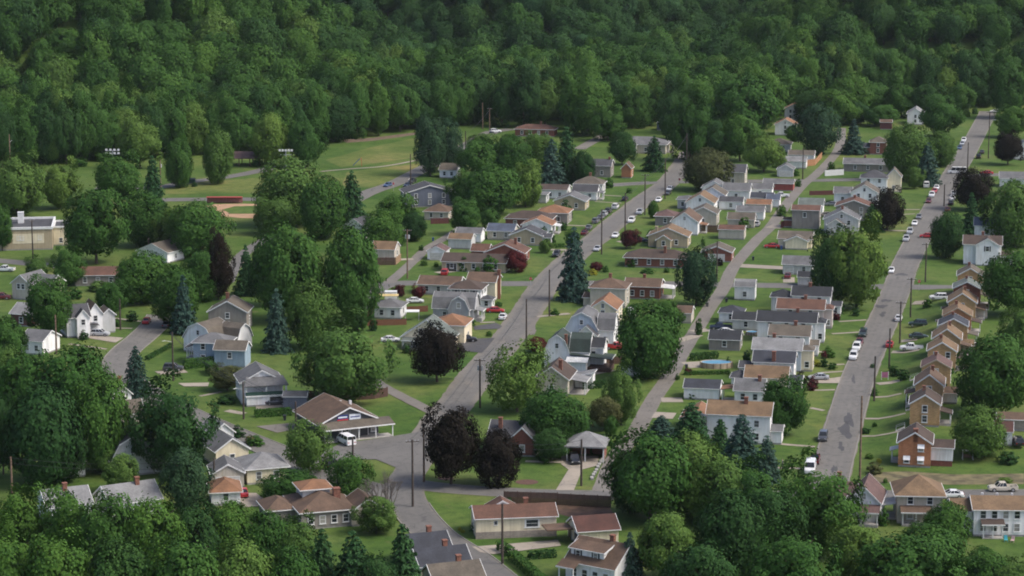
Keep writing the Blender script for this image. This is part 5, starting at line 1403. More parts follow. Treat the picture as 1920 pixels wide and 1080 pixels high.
# ------------------------------------------------------------------ shrubs and hedges
BUSH_G = [crown_broad(71 + i, n=2200, lobes=20, z0=-.35, z1=1.0, leaf=.03, core=150, ragged=.12) for i in range(3)]
BM = {}
def bush(px, py, wpx, hpx, kind='D'):
    s = S(px, py); i = rnd.randrange(3)
    if (kind, i) not in BM: BM[(kind, i)] = BUSH_G[i].mesh('shrub', [LEAF[kind]])
    o = link('shrub', BM[(kind, i)], None, G(px, py), rnd.uniform(0, 6.28), (wpx / s * 1.05, wpx / s * 1.05, hpx / s * 1.1))
    nm = {'D': 'round green shrub', 'K': 'dark green shrub', 'L': 'light green shrub', 'R': 'dark red shrub', 'M': 'dark maroon shrub', 'Y': 'yellow leaved shrub', 'E': 'clipped evergreen shrub', 'B': 'bronze shrub'}[kind]
    tag(o, where(nm, px, py), 'shrub')
for b in [(1812,219,15,14,'L'),(1828,214,12,12,'D'),(248,602,22,18,'K'),(157,637,18,16,'K'),(1742,708,18,20,'K'),(1738,577,18,16,'D'),(1680,705,22,16,'K'),(1695,712,24,18,'K'),(1672,697,14,12,'D'),(1568,600,16,14,'R'),(1604,592,16,14,'K'),
          (1575,588,18,22,'K'),(1545,688,14,18,'K'),(1545,672,12,14,'R'),(1528,686,22,13,'Y'),(1524,728,20,20,'R'),(1520,732,18,14,'R'),(1502,722,26,22,'M'),(1556,670,22,14,'D'),(1560,692,18,12,'D'),(1552,662,14,12,'D'),
          (1185,500,22,16,'D'),(1112,515,20,9,'Y'),(1135,510,14,12,'D'),(1215,512,30,8,'D'),(1250,511,12,10,'D'),(1250,500,14,10,'D'),(870,508,22,22,'D'),(895,512,12,12,'D'),(920,510,34,30,'D'),(795,498,14,10,'D'),(818,500,10,8,'D'),
          (762,662,16,18,'K'),(878,612,26,16,'D'),(917,630,12,9,'D'),(935,575,14,10,'D'),(1140,352,22,18,'D'),(1060,410,30,30,'K'),(1057,432,14,16,'K'),(1033,458,18,22,'K'),(1020,440,16,16,'D'),(1005,447,12,16,'D'),(1180,362,12,10,'D'),
          (1222,446,20,14,'K'),(1318,460,8,14,'D'),(1378,446,16,20,'D'),(1395,430,22,22,'D'),(1430,378,12,16,'D'),(1490,330,18,14,'D'),(1558,318,14,14,'D'),(1497,350,12,14,'D'),(1465,405,20,20,'D'),(1348,498,16,14,'M'),
          (1110,850,14,30,'K'),(1130,828,16,14,'D'),(1145,836,12,12,'D'),(898,998,36,22,'K'),(862,994,8,5,'Y'),(868,998,10,5,'Y'),(1070,1075,18,26,'K'),(480,835,34,16,'D'),(470,830,22,14,'B'),(445,820,30,20,'K'),(425,757,34,16,'K'),
          (350,1000,20,20,'D'),(1636,690,10,8,'D'),(1640,800,10,8,'D'),(1630,860,16,10,'L'),(1648,868,12,8,'Y'),(1640,888,30,20,'B'),(1660,905,10,8,'D'),(1623,812,20,10,'K'),(1290,702,16,12,'R'),(1298,748,18,14,'K'),(1270,712,10,10,'D'),
          (1400,680,16,22,'K'),(1365,685,10,14,'K'),(1640,742,14,14,'D'),(1700,762,8,20,'K'),(955,945,12,12,'K'),(925,960,18,10,'K'),(680,690,18,14,'D'),(700,620,16,24,'K'),(220,612,16,14,'D'),(140,560,30,20,'D'),(190,545,50,18,'L'),
          (60,700,26,30,'K'),(1040,590,20,10,'D'),(1160,590,18,12,'D'),(1208,610,24,14,'D'),(1310,628,14,30,'D'),(1420,398,10,8,'D'),(1462,552,10,6,'K'),(1590,415,10,6,'D'),(1660,420,10,8,'D'),(1695,392,8,7,'D'),(160,300,30,20,'D'),(195,302,36,20,'D'),(150,312,30,16,'D'),
          (1780,700,20,14,'D'),(1890,868,40,20,'K'),(1590,968,14,16,'D'),(1655,985,24,30,'D'),(1640,940,14,12,'D'),(480,312,20,14,'K'),(1885,905,30,9,'L'),(365,350,12,8,'K'),(850,448,14,16,'D'),(490,405,16,18,'K'),(790,470,10,10,'K')]:
    bush(*b)

def hedge(p, q, w, h, kind='D', phrase='clipped green hedge'):
    a, b = G(*p), G(*q)
    r = random.Random(int(p[0])); mb = MB(); d = b - a; ln = d.length; d.normalize(); sd = Vector((d.y, -d.x, 0))
    c0 = a
    for _ in range(int(ln * (2 * h + w) * 26)):
        f = r.random()
        if f < w / (2 * h + w): lp = (r.uniform(-w / 2, w / 2), h + r.uniform(-.12, .06)); n = Vector((0, 0, 1))
        else:
            s_ = r.choice((-1, 1)); lp = (s_ * (w / 2 + r.uniform(-.1, .05)), r.uniform(0, h)); n = sd * s_
        c = d * r.uniform(0, ln) + sd * lp[0] + Vector((0, 0, lp[1]))
        leaf_quad(mb, c, (n + rand_unit(r) * .6).normalized(), r.uniform(.09, .2), r)
    o = mb.build('hedge', LEAF[kind], None, c0)
    tag(o, where(phrase, (p[0] + q[0]) / 2, (p[1] + q[1]) / 2), 'hedge')
for p, q, w, h, k in [((478, 782), (546, 778), 1.6, 1.5, 'D'), ((1090, 730), (1135, 726), 1.6, 1.6, 'K'), ((1282, 703), (1368, 701), 1.2, .8, 'D'), ((1295, 676), (1345, 672), 1.4, 1.6, 'K'), ((1150, 618), (1195, 612), 1.2, 1.6, 'D'),
                      ((345, 692), (400, 686), 1.5, 2.2, 'D'), ((960, 1048), (1020, 1100), 1.6, 1.5, 'D'), ((275, 676), (322, 650), .8, 1.0, 'K'), ((1030, 465), (1058, 464), 1.2, 1.2, 'D'), ((990, 1048), (1042, 1044), 1.3, 1.2, 'K'), ((392, 695), (402, 706), 2, 2.4, 'D'), ((935, 1030), (960, 1045), 1.2, 1.6, 'D')]:
    hedge(p, q, w, h, k)

# bare tree by the junction
g = G(722, 978); R_ = link('bare_tree', None, None, g)
tag(R_, 'bare leafless multi-stemmed tree beside the junction', 'tree')
br_ = random.Random(3); mb = MB()
def limb(mb, p, d, l, r0, n):
    q = p + d * l
    mb.tube(p, q, r0, r0 * .65, 5)
    if n == 0: return
    for _ in range(3 if n > 2 else 4):
        dd = (d + rand_unit(br_) * .45 + Vector((0, 0, .12))).normalized()
        limb(mb, q, dd, l * br_.uniform(.55, .8), r0 * .55, n - 1)
for k in range(5):
    a = 6.283 * k / 5
    limb(mb, Vector((math.cos(a) * .5, math.sin(a) * .3, -.2)), Vector((math.cos(a) * .28, math.sin(a) * .28, 1)).normalized(), 3.1, .17, 4)
mb.build('trunk', plain('bare_bark', (.13, .11, .095), .95), R_)

# ------------------------------------------------------------------ vehicles
def car_part_meshes():
    """body, glass, roof, wheel, lamps for every kind of vehicle; x is forward"""
    out = {}
    def loft(stations, hw, mb, zb=.28):
        rows = []
        for x, zt, k in stations:
            w = hw * k
            rows.append([(x, -w * .94, zb), (x, -w, zb + .18), (x, -w, zt - .22), (x, -w * .93, zt - .05), (x, -w * .80, zt), (x, w * .80, zt), (x, w * .93, zt - .05), (x, w, zt - .22), (x, w, zb + .18), (x, w * .94, zb)])
        n = 10
        vs = [p for r_ in rows for p in r_]
        fs = []
        for i in range(len(rows) - 1):
            for k in range(n):
                a, b = i * n + k, i * n + (k + 1) % n
                fs.append((a, b, b + n, a + n))
        fs += [tuple(range(n)), tuple(range(len(vs) - 1, len(vs) - n - 1, -1))]
        mb.add(vs, fs)
    def cabin(xb0, xb1, xt0, xt1, zb, zt, wb, wt, gl, rf, body):
        v = [(xb0, -wb, zb), (xb1, -wb, zb), (xb1, wb, zb), (xb0, wb, zb), (xt0, -wt, zt), (xt1, -wt, zt), (xt1, wt, zt), (xt0, wt, zt)]
        gl.add(v, [(0, 1, 5, 4), (1, 2, 6, 5), (2, 3, 7, 6), (3, 0, 4, 7)])
        e = .03
        rf.add([(xt0 - e, -wt - e, zt - .02), (xt1 + e, -wt - e, zt - .02), (xt1 + e, wt + e, zt - .02), (xt0 - e, wt + e, zt - .02), (xt0 + .12, -wt + .12, zt + .06), (xt1 - .12, -wt + .12, zt + .06), (xt1 - .12, wt - .12, zt + .06), (xt0 + .12, wt - .12, zt + .06)],
               [(4, 5, 6, 7), (0, 1, 5, 4), (1, 2, 6, 5), (2, 3, 7, 6), (3, 0, 4, 7), (0, 3, 2, 1)])
        for a, b in ((0, 4), (1, 5), (2, 6), (3, 7)):
            body.tube(v[a], v[b], .055, .05, 5)
        for s in (-1, 1):
            for f in (.42, .72) if xb1 - xb0 > 2 else (.5,):
                body.tube((xb0 + (xb1 - xb0) * f, s * wb, zb), (xt0 + (xt1 - xt0) * f, s * wt, zt), .045, .04, 5)
    specs = {
        'sedan': dict(L=4.75, hw=.89, st=[(-2.37, .72, .86), (-2.25, .95, .95), (-1.5, 1.0, 1), (.9, .98, 1), (1.7, .90, .99), (2.2, .76, .95), (2.37, .62, .85)], cab=(-1.75, 1.15, -1.0, .25, .95, 1.44, .80, .62), wx=(-1.4, 1.42), wr=.33),
        'suv': dict(L=4.7, hw=.93, st=[(-2.35, .9, .92), (-2.28, 1.12, .97), (-1.2, 1.14, 1), (.95, 1.12, 1), (1.8, 1.05, .99), (2.2, .95, .95), (2.35, .7, .87)], cab=(-2.22, 1.1, -1.95, .35, 1.1, 1.72, .86, .70), wx=(-1.4, 1.42), wr=.38),
        'pickup': dict(L=5.5, hw=.95, st=[(-.75, 1.1, 1), (1.3, 1.1, 1), (2.1, 1.05, .99), (2.6, .95, .96), (2.75, .72, .9)], cab=(-.7, 1.45, -.45, .75, 1.06, 1.74, .86, .70), wx=(-1.75, 1.75), wr=.39),
        'van': dict(L=5.6, hw=1.0, st=[(-2.8, 1.3, .98), (-2.7, 1.36, 1), (1.2, 1.34, 1), (1.9, 1.18, .99), (2.6, 1.02, .96), (2.8, .75, .9)], cab=(-2.75, 1.9, -2.68, 1.05, 1.3, 2.05, .97, .86), wx=(-1.75, 1.85), wr=.38),
        'bus': dict(L=6.6, hw=1.1, st=[(-3.3, 1.35, .98), (-3.2, 1.4, 1), (2.0, 1.4, 1), (2.7, 1.2, .98), (3.2, 1.05, .95), (3.3, .8, .9)], cab=(-3.28, 2.2, -3.25, 1.7, 1.36, 2.5, 1.08, 1.0), wx=(-2.1, 2.2), wr=.42),
    }
    for k, sp_ in specs.items():
        body, gl, rf = MB(), MB(), MB()
        loft(sp_['st'], sp_['hw'], body)
        if k == 'pickup':
            w = sp_['hw']
            body.box(-2.72, -.752, -w, -w + .1, .45, 1.1); body.box(-2.72, -.752, w - .1, w, .45, 1.1); body.box(-2.75, -2.65, -w + .102, w - .102, .45, 1.08); body.box(-2.66, -.76, -w + .102, w - .102, .4, .62)
        cabin(*sp_['cab'], gl, rf, body)
        hd = MB(); hd.box(-.05, .05, -.2, .2, -.09, .09)
        out[k] = dict(body=body, gl=gl.mesh('window_glass', [M_CGLASS]), rf=rf, sp=sp_)
    wl = MB(); wl.tube((0, -.11, 0), (0, .11, 0), 1, 1, 14)
    ri = MB(); ri.tube((0, -.128, 0), (0, .128, 0), .62, .62, 10)
    lm = MB(); lm.box(-.06, .06, -.19, .19, -.08, .08)
    return out, wl.mesh('wheel', [M_TYRE]), ri.mesh('rim', [M_RIM]), lm.mesh('headlight', [M_HEAD]), lm.mesh('taillight', [M_TAIL])
CARS, WHEEL, RIM, HEADL, TAILL = car_part_meshes()
PAINT = dict(white=(.70, .70, .69), silver=(.42, .43, .44), grey=(.16, .165, .175), dark_grey=(.06, .062, .066), black=(.015, .015, .017), red=(.42, .025, .03), maroon=(.13, .02, .025), blue=(.05, .09, .18), dark_blue=(.02, .03, .06), dark_green=(.025, .045, .04), beige=(.52, .47, .38), tan=(.30, .25, .18))
CM = {}
def paint(c):
    key = 'paint_' + c
    if key not in MATS:
        m = plain(key, PAINT[c], .28, .15 if c not in ('white', 'beige') else 0, .04)
        m.node_tree.nodes['Principled BSDF'].inputs['Coat Weight'].default_value = .5
    return MATS[key]
def road_dir(p):
    best = (1e9, 0)
    for pts, hw in ROADS:
        for a, b in zip(pts, pts[1:]):
            d = (a.x - p.x) ** 2 + (a.y - p.y) ** 2
            if d < best[0]: best = (d, math.atan2(b.y - a.y, b.x - a.x))
    return best[1]
def car(px, py, kind, col, ang='T', place='parked'):
    """ang: T along the road towards the camera, A away, or degrees (0 = facing right)"""
    g = G(px, py)
    if ang == 'A': a = road_dir(g)
    elif ang == 'T': a = road_dir(g) + math.pi
    else: a = math.radians(ang)
    c = CARS[kind]; sp_ = c['sp']
    if isinstance(ang, str): g = g + Vector((math.cos(a), math.sin(a), 0)) * (-sp_['L'] * .0)
    kz = .055
    root = link({'sedan': 'car', 'suv': 'suv_car', 'pickup': 'pickup_truck', 'van': 'van', 'bus': 'minibus'}[kind], None, None, g + Vector((0, 0, kz)), a)
    for nm, src in (('body', c['body']), ('roof', c['rf'])):
        key = (kind, nm, col)
        if key not in CM: CM[key] = src.mesh(nm, [paint(col)], nm == 'body' and False)
        link(nm, CM[key], root)
    link('window_glass', c['gl'], root)
    r = sp_['wr']
    for wx in sp_['wx']:
        for s in (-1, 1):
            w = link('wheel', WHEEL, root, (wx, s * (sp_['hw'] - .09), r), None, (r, 1, r)); link('rim', RIM, w)
    f, bk = sp_['L'] / 2, -sp_['L'] / 2
    zf = sp_['st'][-1][1] + .02
    for s in (-1, 1):
        link('headlight', HEADL, root, (f - .07, s * sp_['hw'] * .66, zf - .02)); link('taillight', TAILL, root, (bk + .05, s * sp_['hw'] * .72, .78 if kind != 'bus' else 1.0))
    cw = {'sedan': 'car', 'suv': 'suv', 'pickup': 'pickup truck', 'van': 'van', 'bus': 'minibus'}[kind]
    tag(root, where(f"{col.replace('_', ' ')} {cw} {place}", px, py), {'suv': 'car', 'sedan': 'car', 'pickup': 'pickup truck', 'van': 'van', 'bus': 'minibus'}[kind], 'vehicles parked and driving in the town')
ON, DR, DRV = 'parked on the street', 'driving on the street', 'parked in a drive'
for c in [(1600,673,'suv','white','T',ON),(1606,656,'suv','white','T',ON),(1611,646,'sedan','maroon','T',ON),(1618,630,'suv','dark_green','T',ON),(1671,511,'sedan','white','T',DR),(1685,601,'sedan','white','A',DR),(1699,452,'suv','silver','T',ON),(1706,438,'suv','silver','T',ON),
          (1715,422,'sedan','white','T',ON),(1723,410,'sedan','grey','T',ON),(1741,380,'sedan','maroon','T',ON),(1747,369,'suv','white','T',ON),(1752,361,'sedan','red','T',ON),(1756,355,'sedan','white','T',ON),(1543,825,'suv','dark_grey','T',ON),(1528,867,'pickup','maroon','A',ON),(1519,884,'van','white','T',ON),
          (1668,650,'sedan','red','A',ON),(1738,446,'sedan','red',172,'stopped across the street'),(1777,396,'sedan','maroon','A',ON),(1783,384,'sedan','black','A',ON),(1786,375,'sedan','white','A',ON),(1789,366,'suv','white','A',ON),(1835,297,'suv','black','A',ON),(1841,288,'sedan','dark_grey','A',ON),
          (1799,280,'sedan','blue','T',ON),(1804,272,'sedan','silver','T',ON),(1807,266,'suv','white','T',ON),(1866,211,'sedan','white',175,'parked at the end of the street'),(1850,327,'sedan','red',176,DR),(1794,326,'bus','white',172,'crossing the street'),(1535,712,'sedan','silver',176,DRV),(1709,657,'pickup','white',172,DRV),
          (1722,635,'sedan','dark_green',-6,DRV),(1721,612,'suv','dark_green',172,DRV),(1759,562,'suv','white',176,DRV),(1737,351,'van','white',80,DRV),(1477,521,'sedan','maroon',80,DRV),(1447,465,'sedan','red',175,DRV),(1559,386,'sedan','grey',170,'parked in a yard'),(1548,406,'sedan','tan',175,'parked in a yard'),
          (1880,921,'pickup','beige',180,DR),(1783,933,'sedan','white',178,DR),(1908,834,'suv','black',90,'parked in a yard'),(1184,417,'suv','white','T',DR),(1154,445,'sedan','white','T',DR),(1120,470,'sedan','silver','T',ON),(1043,481,'suv','black','T',DR),(1096,440,'sedan','maroon','A',ON),(1104,430,'sedan','grey','A',ON),
          (1117,418,'suv','grey','A',ON),(1126,411,'sedan','grey','A',ON),(1133,405,'suv','silver','A',ON),(1141,399,'suv','dark_grey','A',ON),(1154,391,'suv','white','A',ON),(1172,376,'sedan','black','A',ON),(1200,401,'pickup','silver','T',ON),(1235,378,'sedan','white','T',ON),(1252,365,'sedan','dark_grey','T',ON),(1256,357,'sedan','white','T',ON),
          (1202,454,'sedan','dark_blue',5,DRV),(943,598,'sedan','white','A',ON),(929,586,'sedan','red',-4,DRV),(873,641,'pickup','black',6,DRV),(778,568,'sedan','white',4,'parked behind the houses'),(732,641,'sedan','white',4,'parked on the grass'),(834,515,'suv','red',85,DRV),(275,606,'sedan','red','T',ON),(313,613,'sedan','dark_grey','T',ON),
          (188,630,'suv','silver',-6,DRV),(325,695,'suv','dark_grey',0,DRV),(517,759,'sedan','dark_grey',10,DRV),(649,832,'van','white',118,'parked at the store'),(621,877,'suv','black',60,'parked near the island'),(456,929,'sedan','red',100,DRV),(10,509,'pickup','white',170,'parked on the lawn'),(4,561,'suv','maroon',0,'parked on the lawn'),
          (727,350,'sedan','blue','T',ON),(764,350,'sedan','dark_blue','T',ON),(773,343,'pickup','black','T',ON),(929,249,'suv','white',20,ON),(922,253,'sedan','dark_grey','A',ON),(1351,618,'pickup','dark_blue',178,'parked by the alley'),(1362,626,'sedan','white',0,'parked by the alley'),(1419,424,'suv','silver','A','parked by the alley'),
          (1465,370,'pickup','white',178,'parked by the alley'),(1077,868,'suv','black',-85,DRV),(1155,655,'pickup','red',0,'parked in a yard'),(1072,722,'pickup','red',20,'parked under a porch')]:
    car(*c)

# ------------------------------------------------------------------ utility poles and wires
POLE_TOPS = {}
ipm = MB(); ipm.tube((0, 0, 0), (0, 0, .28), .07, .05, 6); INSUL = ipm.mesh('insulator', [M_GALV])
def pole(px, py, ytop, arms=1, transf=0, pale=False, light=0, key=None, ang=None):
    s = S(px, py); h = (py - ytop) / s * 1.01; g = G(px, py)
    a = (road_dir(g) + math.pi / 2) if ang is None else math.radians(ang)
    R_ = link('utility_pole', None, None, g, a)
    m = M_POLEL if pale else M_POLE
    mb = MB(); mb.tube((0, 0, -.5), (0, 0, h), .23, .17, 9); mb.build('pole', m, R_)
    for k in range(arms):
        z = h - .35 - 1.0 * k
        mb = MB(); mb.box(-1.25, 1.25, -.07 - .1, .05 - .1, z - .07, z + .07); ar = mb.build('crossarm', m, R_)
        for u in (-1.1, -.5, .5, 1.1): link('insulator', INSUL, ar, (u, -.11, z + .07))
    for k in range(transf):
        u = (.4, -.4, 0)[k]
        mb = MB(); mb.tube((u, -.35, h - 2.6), (u, -.35, h - 1.6), .26, .26, 10); mb.tube((u, -.35, h - 1.6), (u, -.35, h - 1.45), .1, .05, 6); mb.build('transformer', M_GALV, R_)
    if light:
        mb = MB(); mb.tube((0, 0, h * .8), (light * 1.8, -.3, h * .8 + .5), .05, .04, 6); mb.tube((light * 1.8, -.3, h * .8 + .5), (light * 2.5, -.35, h * .8 + .45), .09, .05, 6); mb.build('street_lamp', M_GALV, R_)
    tag(R_, where(('pale brown ' if pale else 'dark ') + 'utility pole' + (' with transformers' if transf else ''), px, py), 'utility pole')
    if key: POLE_TOPS.setdefault(key, []).append((g + Vector((0, 0, h - .1)), a))
for p in [(1612,903,740,0,0,True,0,'R'),(1639,752,667,0,0,False,0,'R'),(1667,691,615,0,0,False,0,'R'),(1687,644,565,1,0,False,0,'R'),(1707,595,521,1,0,False,0,'R'),(1735,529,456,1,0,False,0,'R'),(1770,387,346,0,0,False,0,'R'),(1814,320,267,0,0,False,0,'R'),(1853,297,210,1,0,False,-1,'R2'),(1875,216,186,0,0,False,0,'R2'),
          (774,950,822,1,0,False,0,'C'),(900,765,672,1,2,False,0,'C'),(987,640,560,0,0,False,0,'C'),(1030,593,505,0,0,False,0,'C'),(1128,477,392,0,0,False,0,'C'),(1172,439,362,0,0,False,0,'C'),(1209,403,327,1,0,False,0,'C'),(1247,373,297,0,0,False,0,'C'),(1287,328,250,0,0,False,0,'C'),
          (795,904,795,0,0,True,0,'S'),(917,910,817,0,0,False,0,'S'),(1090,911,822,0,0,False,0,'S'),(662,892,818,0,0,False,0,None),(555,808,752,0,0,False,0,'L'),(1122,253,198,0,0,True,0,None),(1344,527,452,0,0,False,0,None),(764,522,430,1,3,True,0,None),(770,357,289,0,0,False,0,'E'),(873,285,246,0,0,False,0,'E'),(918,246,203,1,0,True,0,'E'),(905,242,193,0,0,True,0,None),
          (1505,336,277,0,0,False,0,None),(62,487,412,1,0,False,0,None),(226,619,560,0,0,False,0,None),(325,714,622,0,0,False,-1,'L'),(457,786,715,0,0,False,-1,'L'),(106,664,590,0,0,True,0,None),(23,935,855,0,0,True,0,'B'),(402,912,858,0,0,False,0,'B'),(942,1058,942,0,0,False,0,None),(20,330,252,0,0,True,1,None),(279,478,446,0,0,False,0,None),(1090,877,830,0,0,False,0,None),(302,372,300,0,1,True,0,None)]:
    pole(*p)
M_WIRE = plain('wire', (.03, .03, .03), .5)
for key, tops in POLE_TOPS.items():
    for (a, aa), (b, bb) in zip(tops, tops[1:]):
        if (b - a).length > 140: continue
        for off, nm in ((-.5, 'power'), (.5, 'power')):
            sa = Vector((math.cos(aa), math.sin(aa), 0)) * off; mb = MB(); prev = None
            for i in range(13):
                t = i / 12
                p = (a + sa).lerp(b + sa, t) + Vector((0, 0, -1.1 * 4 * t * (1 - t) - (.0 if off < 0 else 1.2)))
                if prev is not None: mb.tube(prev, p, .034, .034, 4)
                prev = p
            o = mb.build('power_line', M_WIRE)
            m_ = proj((a + b) / 2)
            tag(o, where(('upper' if off < 0 else 'lower') + ' power line', *m_), 'power line')

# flood lights of the ball field
for px, py, yt, n in ((213, 352, 281, 4), (537, 350, 282, 5)):
    s = S(px, py); h = (py - yt) / s; R_ = link('floodlight_mast', None, None, G(px, py))
    mb = MB(); mb.tube((0, 0, -.4), (0, 0, h), .2, .12, 8); mb.build('mast', M_GALV, R_)
    mb = MB(); mb.box(-2.4, 2.4, -.06, .06, h - .3, h - .15); mb.box(-2.0, 2.0, -.06, .06, h - 1.5, h - 1.35); mb.build('crossbar', M_GALV, R_)
    for k in range(n):
        for z in (h, h - 1.2):
            if n == 5 and z < h: continue
            u = -2.1 + 4.2 * k / (n - 1)
            mb = MB(); mb.box(u - .35, u + .35, -.5, -.1, z - .15, z + .45); mb.build('lamp', M_TRIM, R_)
    tag(R_, where('tall ball field floodlight mast', px, py), 'floodlight')

# ------------------------------------------------------------------ fences, walls
def fence(p, q, h, mat, phrase, seg=2.4, cat='fence', post=True, gap=0):
    a, b = G(*p), G(*q)
    d = b - a; ln = math.hypot(d.x, d.y); ang = math.atan2(d.y, d.x)
    R_ = link('board_fence' if cat == 'fence' else 'retaining_wall', None, None, a, ang)
    n = max(1, round(ln / seg)); sg = ln / n
    pm = MB(); k = .0
    while k < sg - .1:
        pm.box(k + .01, k + .17, -.03, .03, -.3, h + (.02 if int(k * 10) % 3 else -.02)); k += .18
    pm.box(0, sg, .032, .08, h * .25, h * .25 + .09); pm.box(0, sg, .032, .08, h * .8, h * .8 + .09)
    me = pm.mesh('panel', [mat])
    po = MB(); po.box(-.07, .07, .0, .14, -.4, h + .12); pme = po.mesh('post', [mat])
    for i in range(n + 1):
        t = i / n; z = hz(a.x + d.x * t, a.y + d.y * t) - a.z
        if i < n: link('panel', me, R_, (i * sg, 0, z))
        link('post', pme, R_, (i * sg, 0.09, z))
    tag(R_, where(phrase, (p[0] + q[0]) / 2, (p[1] + q[1]) / 2), cat)
    return R_
M_WFEN = plain('fence_white', (.66, .66, .64), .6, 0, .05)
M_OFEN = plain('fence_orange', (.34, .17, .08), .85, 0, .15, 3)
fence((689, 611), (762, 609), 1.5, M_WOODF, 'redwood board fence'); fence((756, 586), (802, 584), 1.5, M_WOODF, 'redwood board fence'); fence((689, 596), (700, 586), 1.5, M_WOODF, 'short redwood board fence')
fence((706, 497), (742, 497), 2.2, M_WOODB, 'brown board fence'); fence((742, 497), (752, 488), 2.0, M_WOODL, 'tan board fence'); fence((1305, 435), (1347, 436), 2.2, M_WOODB, 'dark brown board fence')
fence((1512, 312), (1528, 310), 2.4, M_OFEN, 'orange board fence'); fence((1528, 310), (1541, 296), 2.2, M_OFEN, 'orange board fence side'); fence((1547, 330), (1582, 328), 2.1, M_WFEN, 'white board fence')
fence((640, 752), (702, 748), 1.9, M_WOODB, 'dark brown board fence'); fence((702, 748), (727, 743), 2.0, M_WOODB, 'dark brown board fence'); fence((575, 745), (640, 752), 1.6, M_WOODB, 'dark brown board fence')
fence((1131, 684), (1168, 682), 1.8, M_WOODB, 'dark board fence'); fence((808, 420), (842, 419), 1.8, plain('fence_darkred', (.10, .025, .025), .85), 'dark red board fence'); fence((1518, 366), (1572, 365), 1.5, MATS['fence_darkred'], 'dark red board fence')
fence((855, 611), (875, 618), 1.6, M_WOODF, 'short redwood board fence'); fence((1465, 427), (1480, 424), 2.0, MATS['fence_darkred'], 'short dark red board fence')
fence((945, 944), (1045, 947), 2.3, M_WOODB, 'dark timber retaining wall', 2.4, 'retaining wall'); fence((1045, 947), (1145, 952), 2.2, M_WOODB, 'dark timber retaining wall', 2.4, 'retaining wall')
# stone edging beside the drive
a, b = G(1132, 857), G(1110, 898)
R_ = link('stone_edging', None, None, a); tag(R_, 'row of pale edging stones along the carport drive', 'stone edging')
sr = random.Random(2)
for k in range(9):
    p = a.lerp(b, k / 8) - a; mb = MB(); w = sr.uniform(.5, .9); mb.box(-.3, .3, -w, w, -.2, sr.uniform(.25, .45)); mb.build('stone', M_FOUND, R_, p)
# ------------------------------------------------------------------ yard and street things
def pool(px, py, rx, ry, h, phrase):
    R_ = link('swimming_pool', None, None, G(px, py)); n = 28
    mb = MB(); vs, fs = [], []
    for i in range(n):
        t = 6.283 * i / n; c, s_ = math.cos(t), math.sin(t)
        vs += [(rx * c, ry * s_, -.2), (rx * c, ry * s_, h), (rx * .95 * c, ry * .95 * s_, h), (rx * .95 * c, ry * .95 * s_, h - .3)]
    for i in range(n):
        j = (i + 1) % n
        for k in range(3): fs.append((4 * i + k, 4 * j + k, 4 * j + k + 1, 4 * i + k + 1))
    mb.add(vs, fs); mb.build('pool_wall', plain('pool_wall', (.42, .33, .24), .6), R_)
    mb = MB(); mb.add([(rx * .95 * math.cos(6.283 * i / n), ry * .95 * math.sin(6.283 * i / n), h - .12) for i in range(n)], [tuple(range(n))]); mb.build('water', M_WATER, R_)
    mb = MB()
    for i in range(0, n, 2):
        t = 6.283 * i / n; mb.box(rx * 1.02 * math.cos(t) - .05, rx * 1.02 * math.cos(t) + .05, ry * 1.02 * math.sin(t) - .05, ry * 1.02 * math.sin(t) + .05, -.1, h)
    mb.build('upright', M_WOODB, R_); tag(R_, phrase, 'pool')
pool(1343, 688, 3.7, 2.4, 1.25, 'large above ground pool with blue water beside the alley'); pool(1410, 627, 1.5, 1.5, .8, 'small round pool behind the black roofed garage')
# playground slide
R_ = link('playground_slide', None, None, G(676, 312)); tag(R_, 'blue playground slide with red ladder on the park lawn', 'slide')
mb = MB(); mb.add([(-2.8, -.3, .2), (-2.8, .3, .2), (-.2, .3, 2.8), (-.2, -.3, 2.8), (-2.8, -.3, .5), (-2.8, .3, .5), (-.2, .3, 3.1), (-.2, -.3, 3.1)], [(0, 1, 2, 3), (0, 3, 7, 4), (1, 5, 6, 2)]); mb.build('chute', plain('slide_blue', (.02, .09, .25), .4), R_)
mb = MB(); mb.box(-.2, .5, -.4, .4, 2.6, 2.75); mb.tube((.5, -.35, 0), (.3, -.35, 3.4), .05, .05, 6); mb.tube((.5, .35, 0), (.3, .35, 3.4), .05, .05, 6)
for k in range(6): mb.tube((.5 - k * .03, -.35, .4 + k * .42), (.5 - k * .03, .35, .4 + k * .42), .03, .03, 5)
mb.build('ladder', plain('slide_red', (.35, .06, .03), .5), R_)
# dugout bench, dumpster, stop signs, sale sign
g = G(421, 381); R_ = link('dugout', None, None, g); tag(R_, 'long red dugout roof beside the ball field infield', 'dugout')
mb = MB(); mb.box(-6, 6, -.8, .9, 2.0, 2.15); mb.build('roof', plain('dugout_red', (.36, .05, .05), .6), R_)
mb = MB(); mb.box(-6, 6, .8, .9, -.2, 1.99); mb.build('back_wall', plain('dugout_wall', (.3, .12, .11), .8), R_)
mb = MB(); mb.box(-5.5, 5.5, .2, .6, .4, .5); mb.build('bench', M_WOODL, R_)
R_ = link('dumpster', None, None, G(360, 343)); tag(R_, 'dark teal dumpster beside the park road', 'dumpster')
mb = MB(); mb.add([(-1.1, -.8, 0), (1.1, -.8, 0), (1.1, .8, 0), (-1.1, .8, 0), (-1.2, -1.0, 1.3), (1.2, -1.0, 1.3), (1.2, .9, 1.6), (-1.2, .9, 1.6)], [(0, 3, 2, 1), (0, 1, 5, 4), (1, 2, 6, 5), (2, 3, 7, 6), (3, 0, 4, 7)]); mb.build('body', plain('dumpster_teal', (.02, .06, .055), .5), R_)
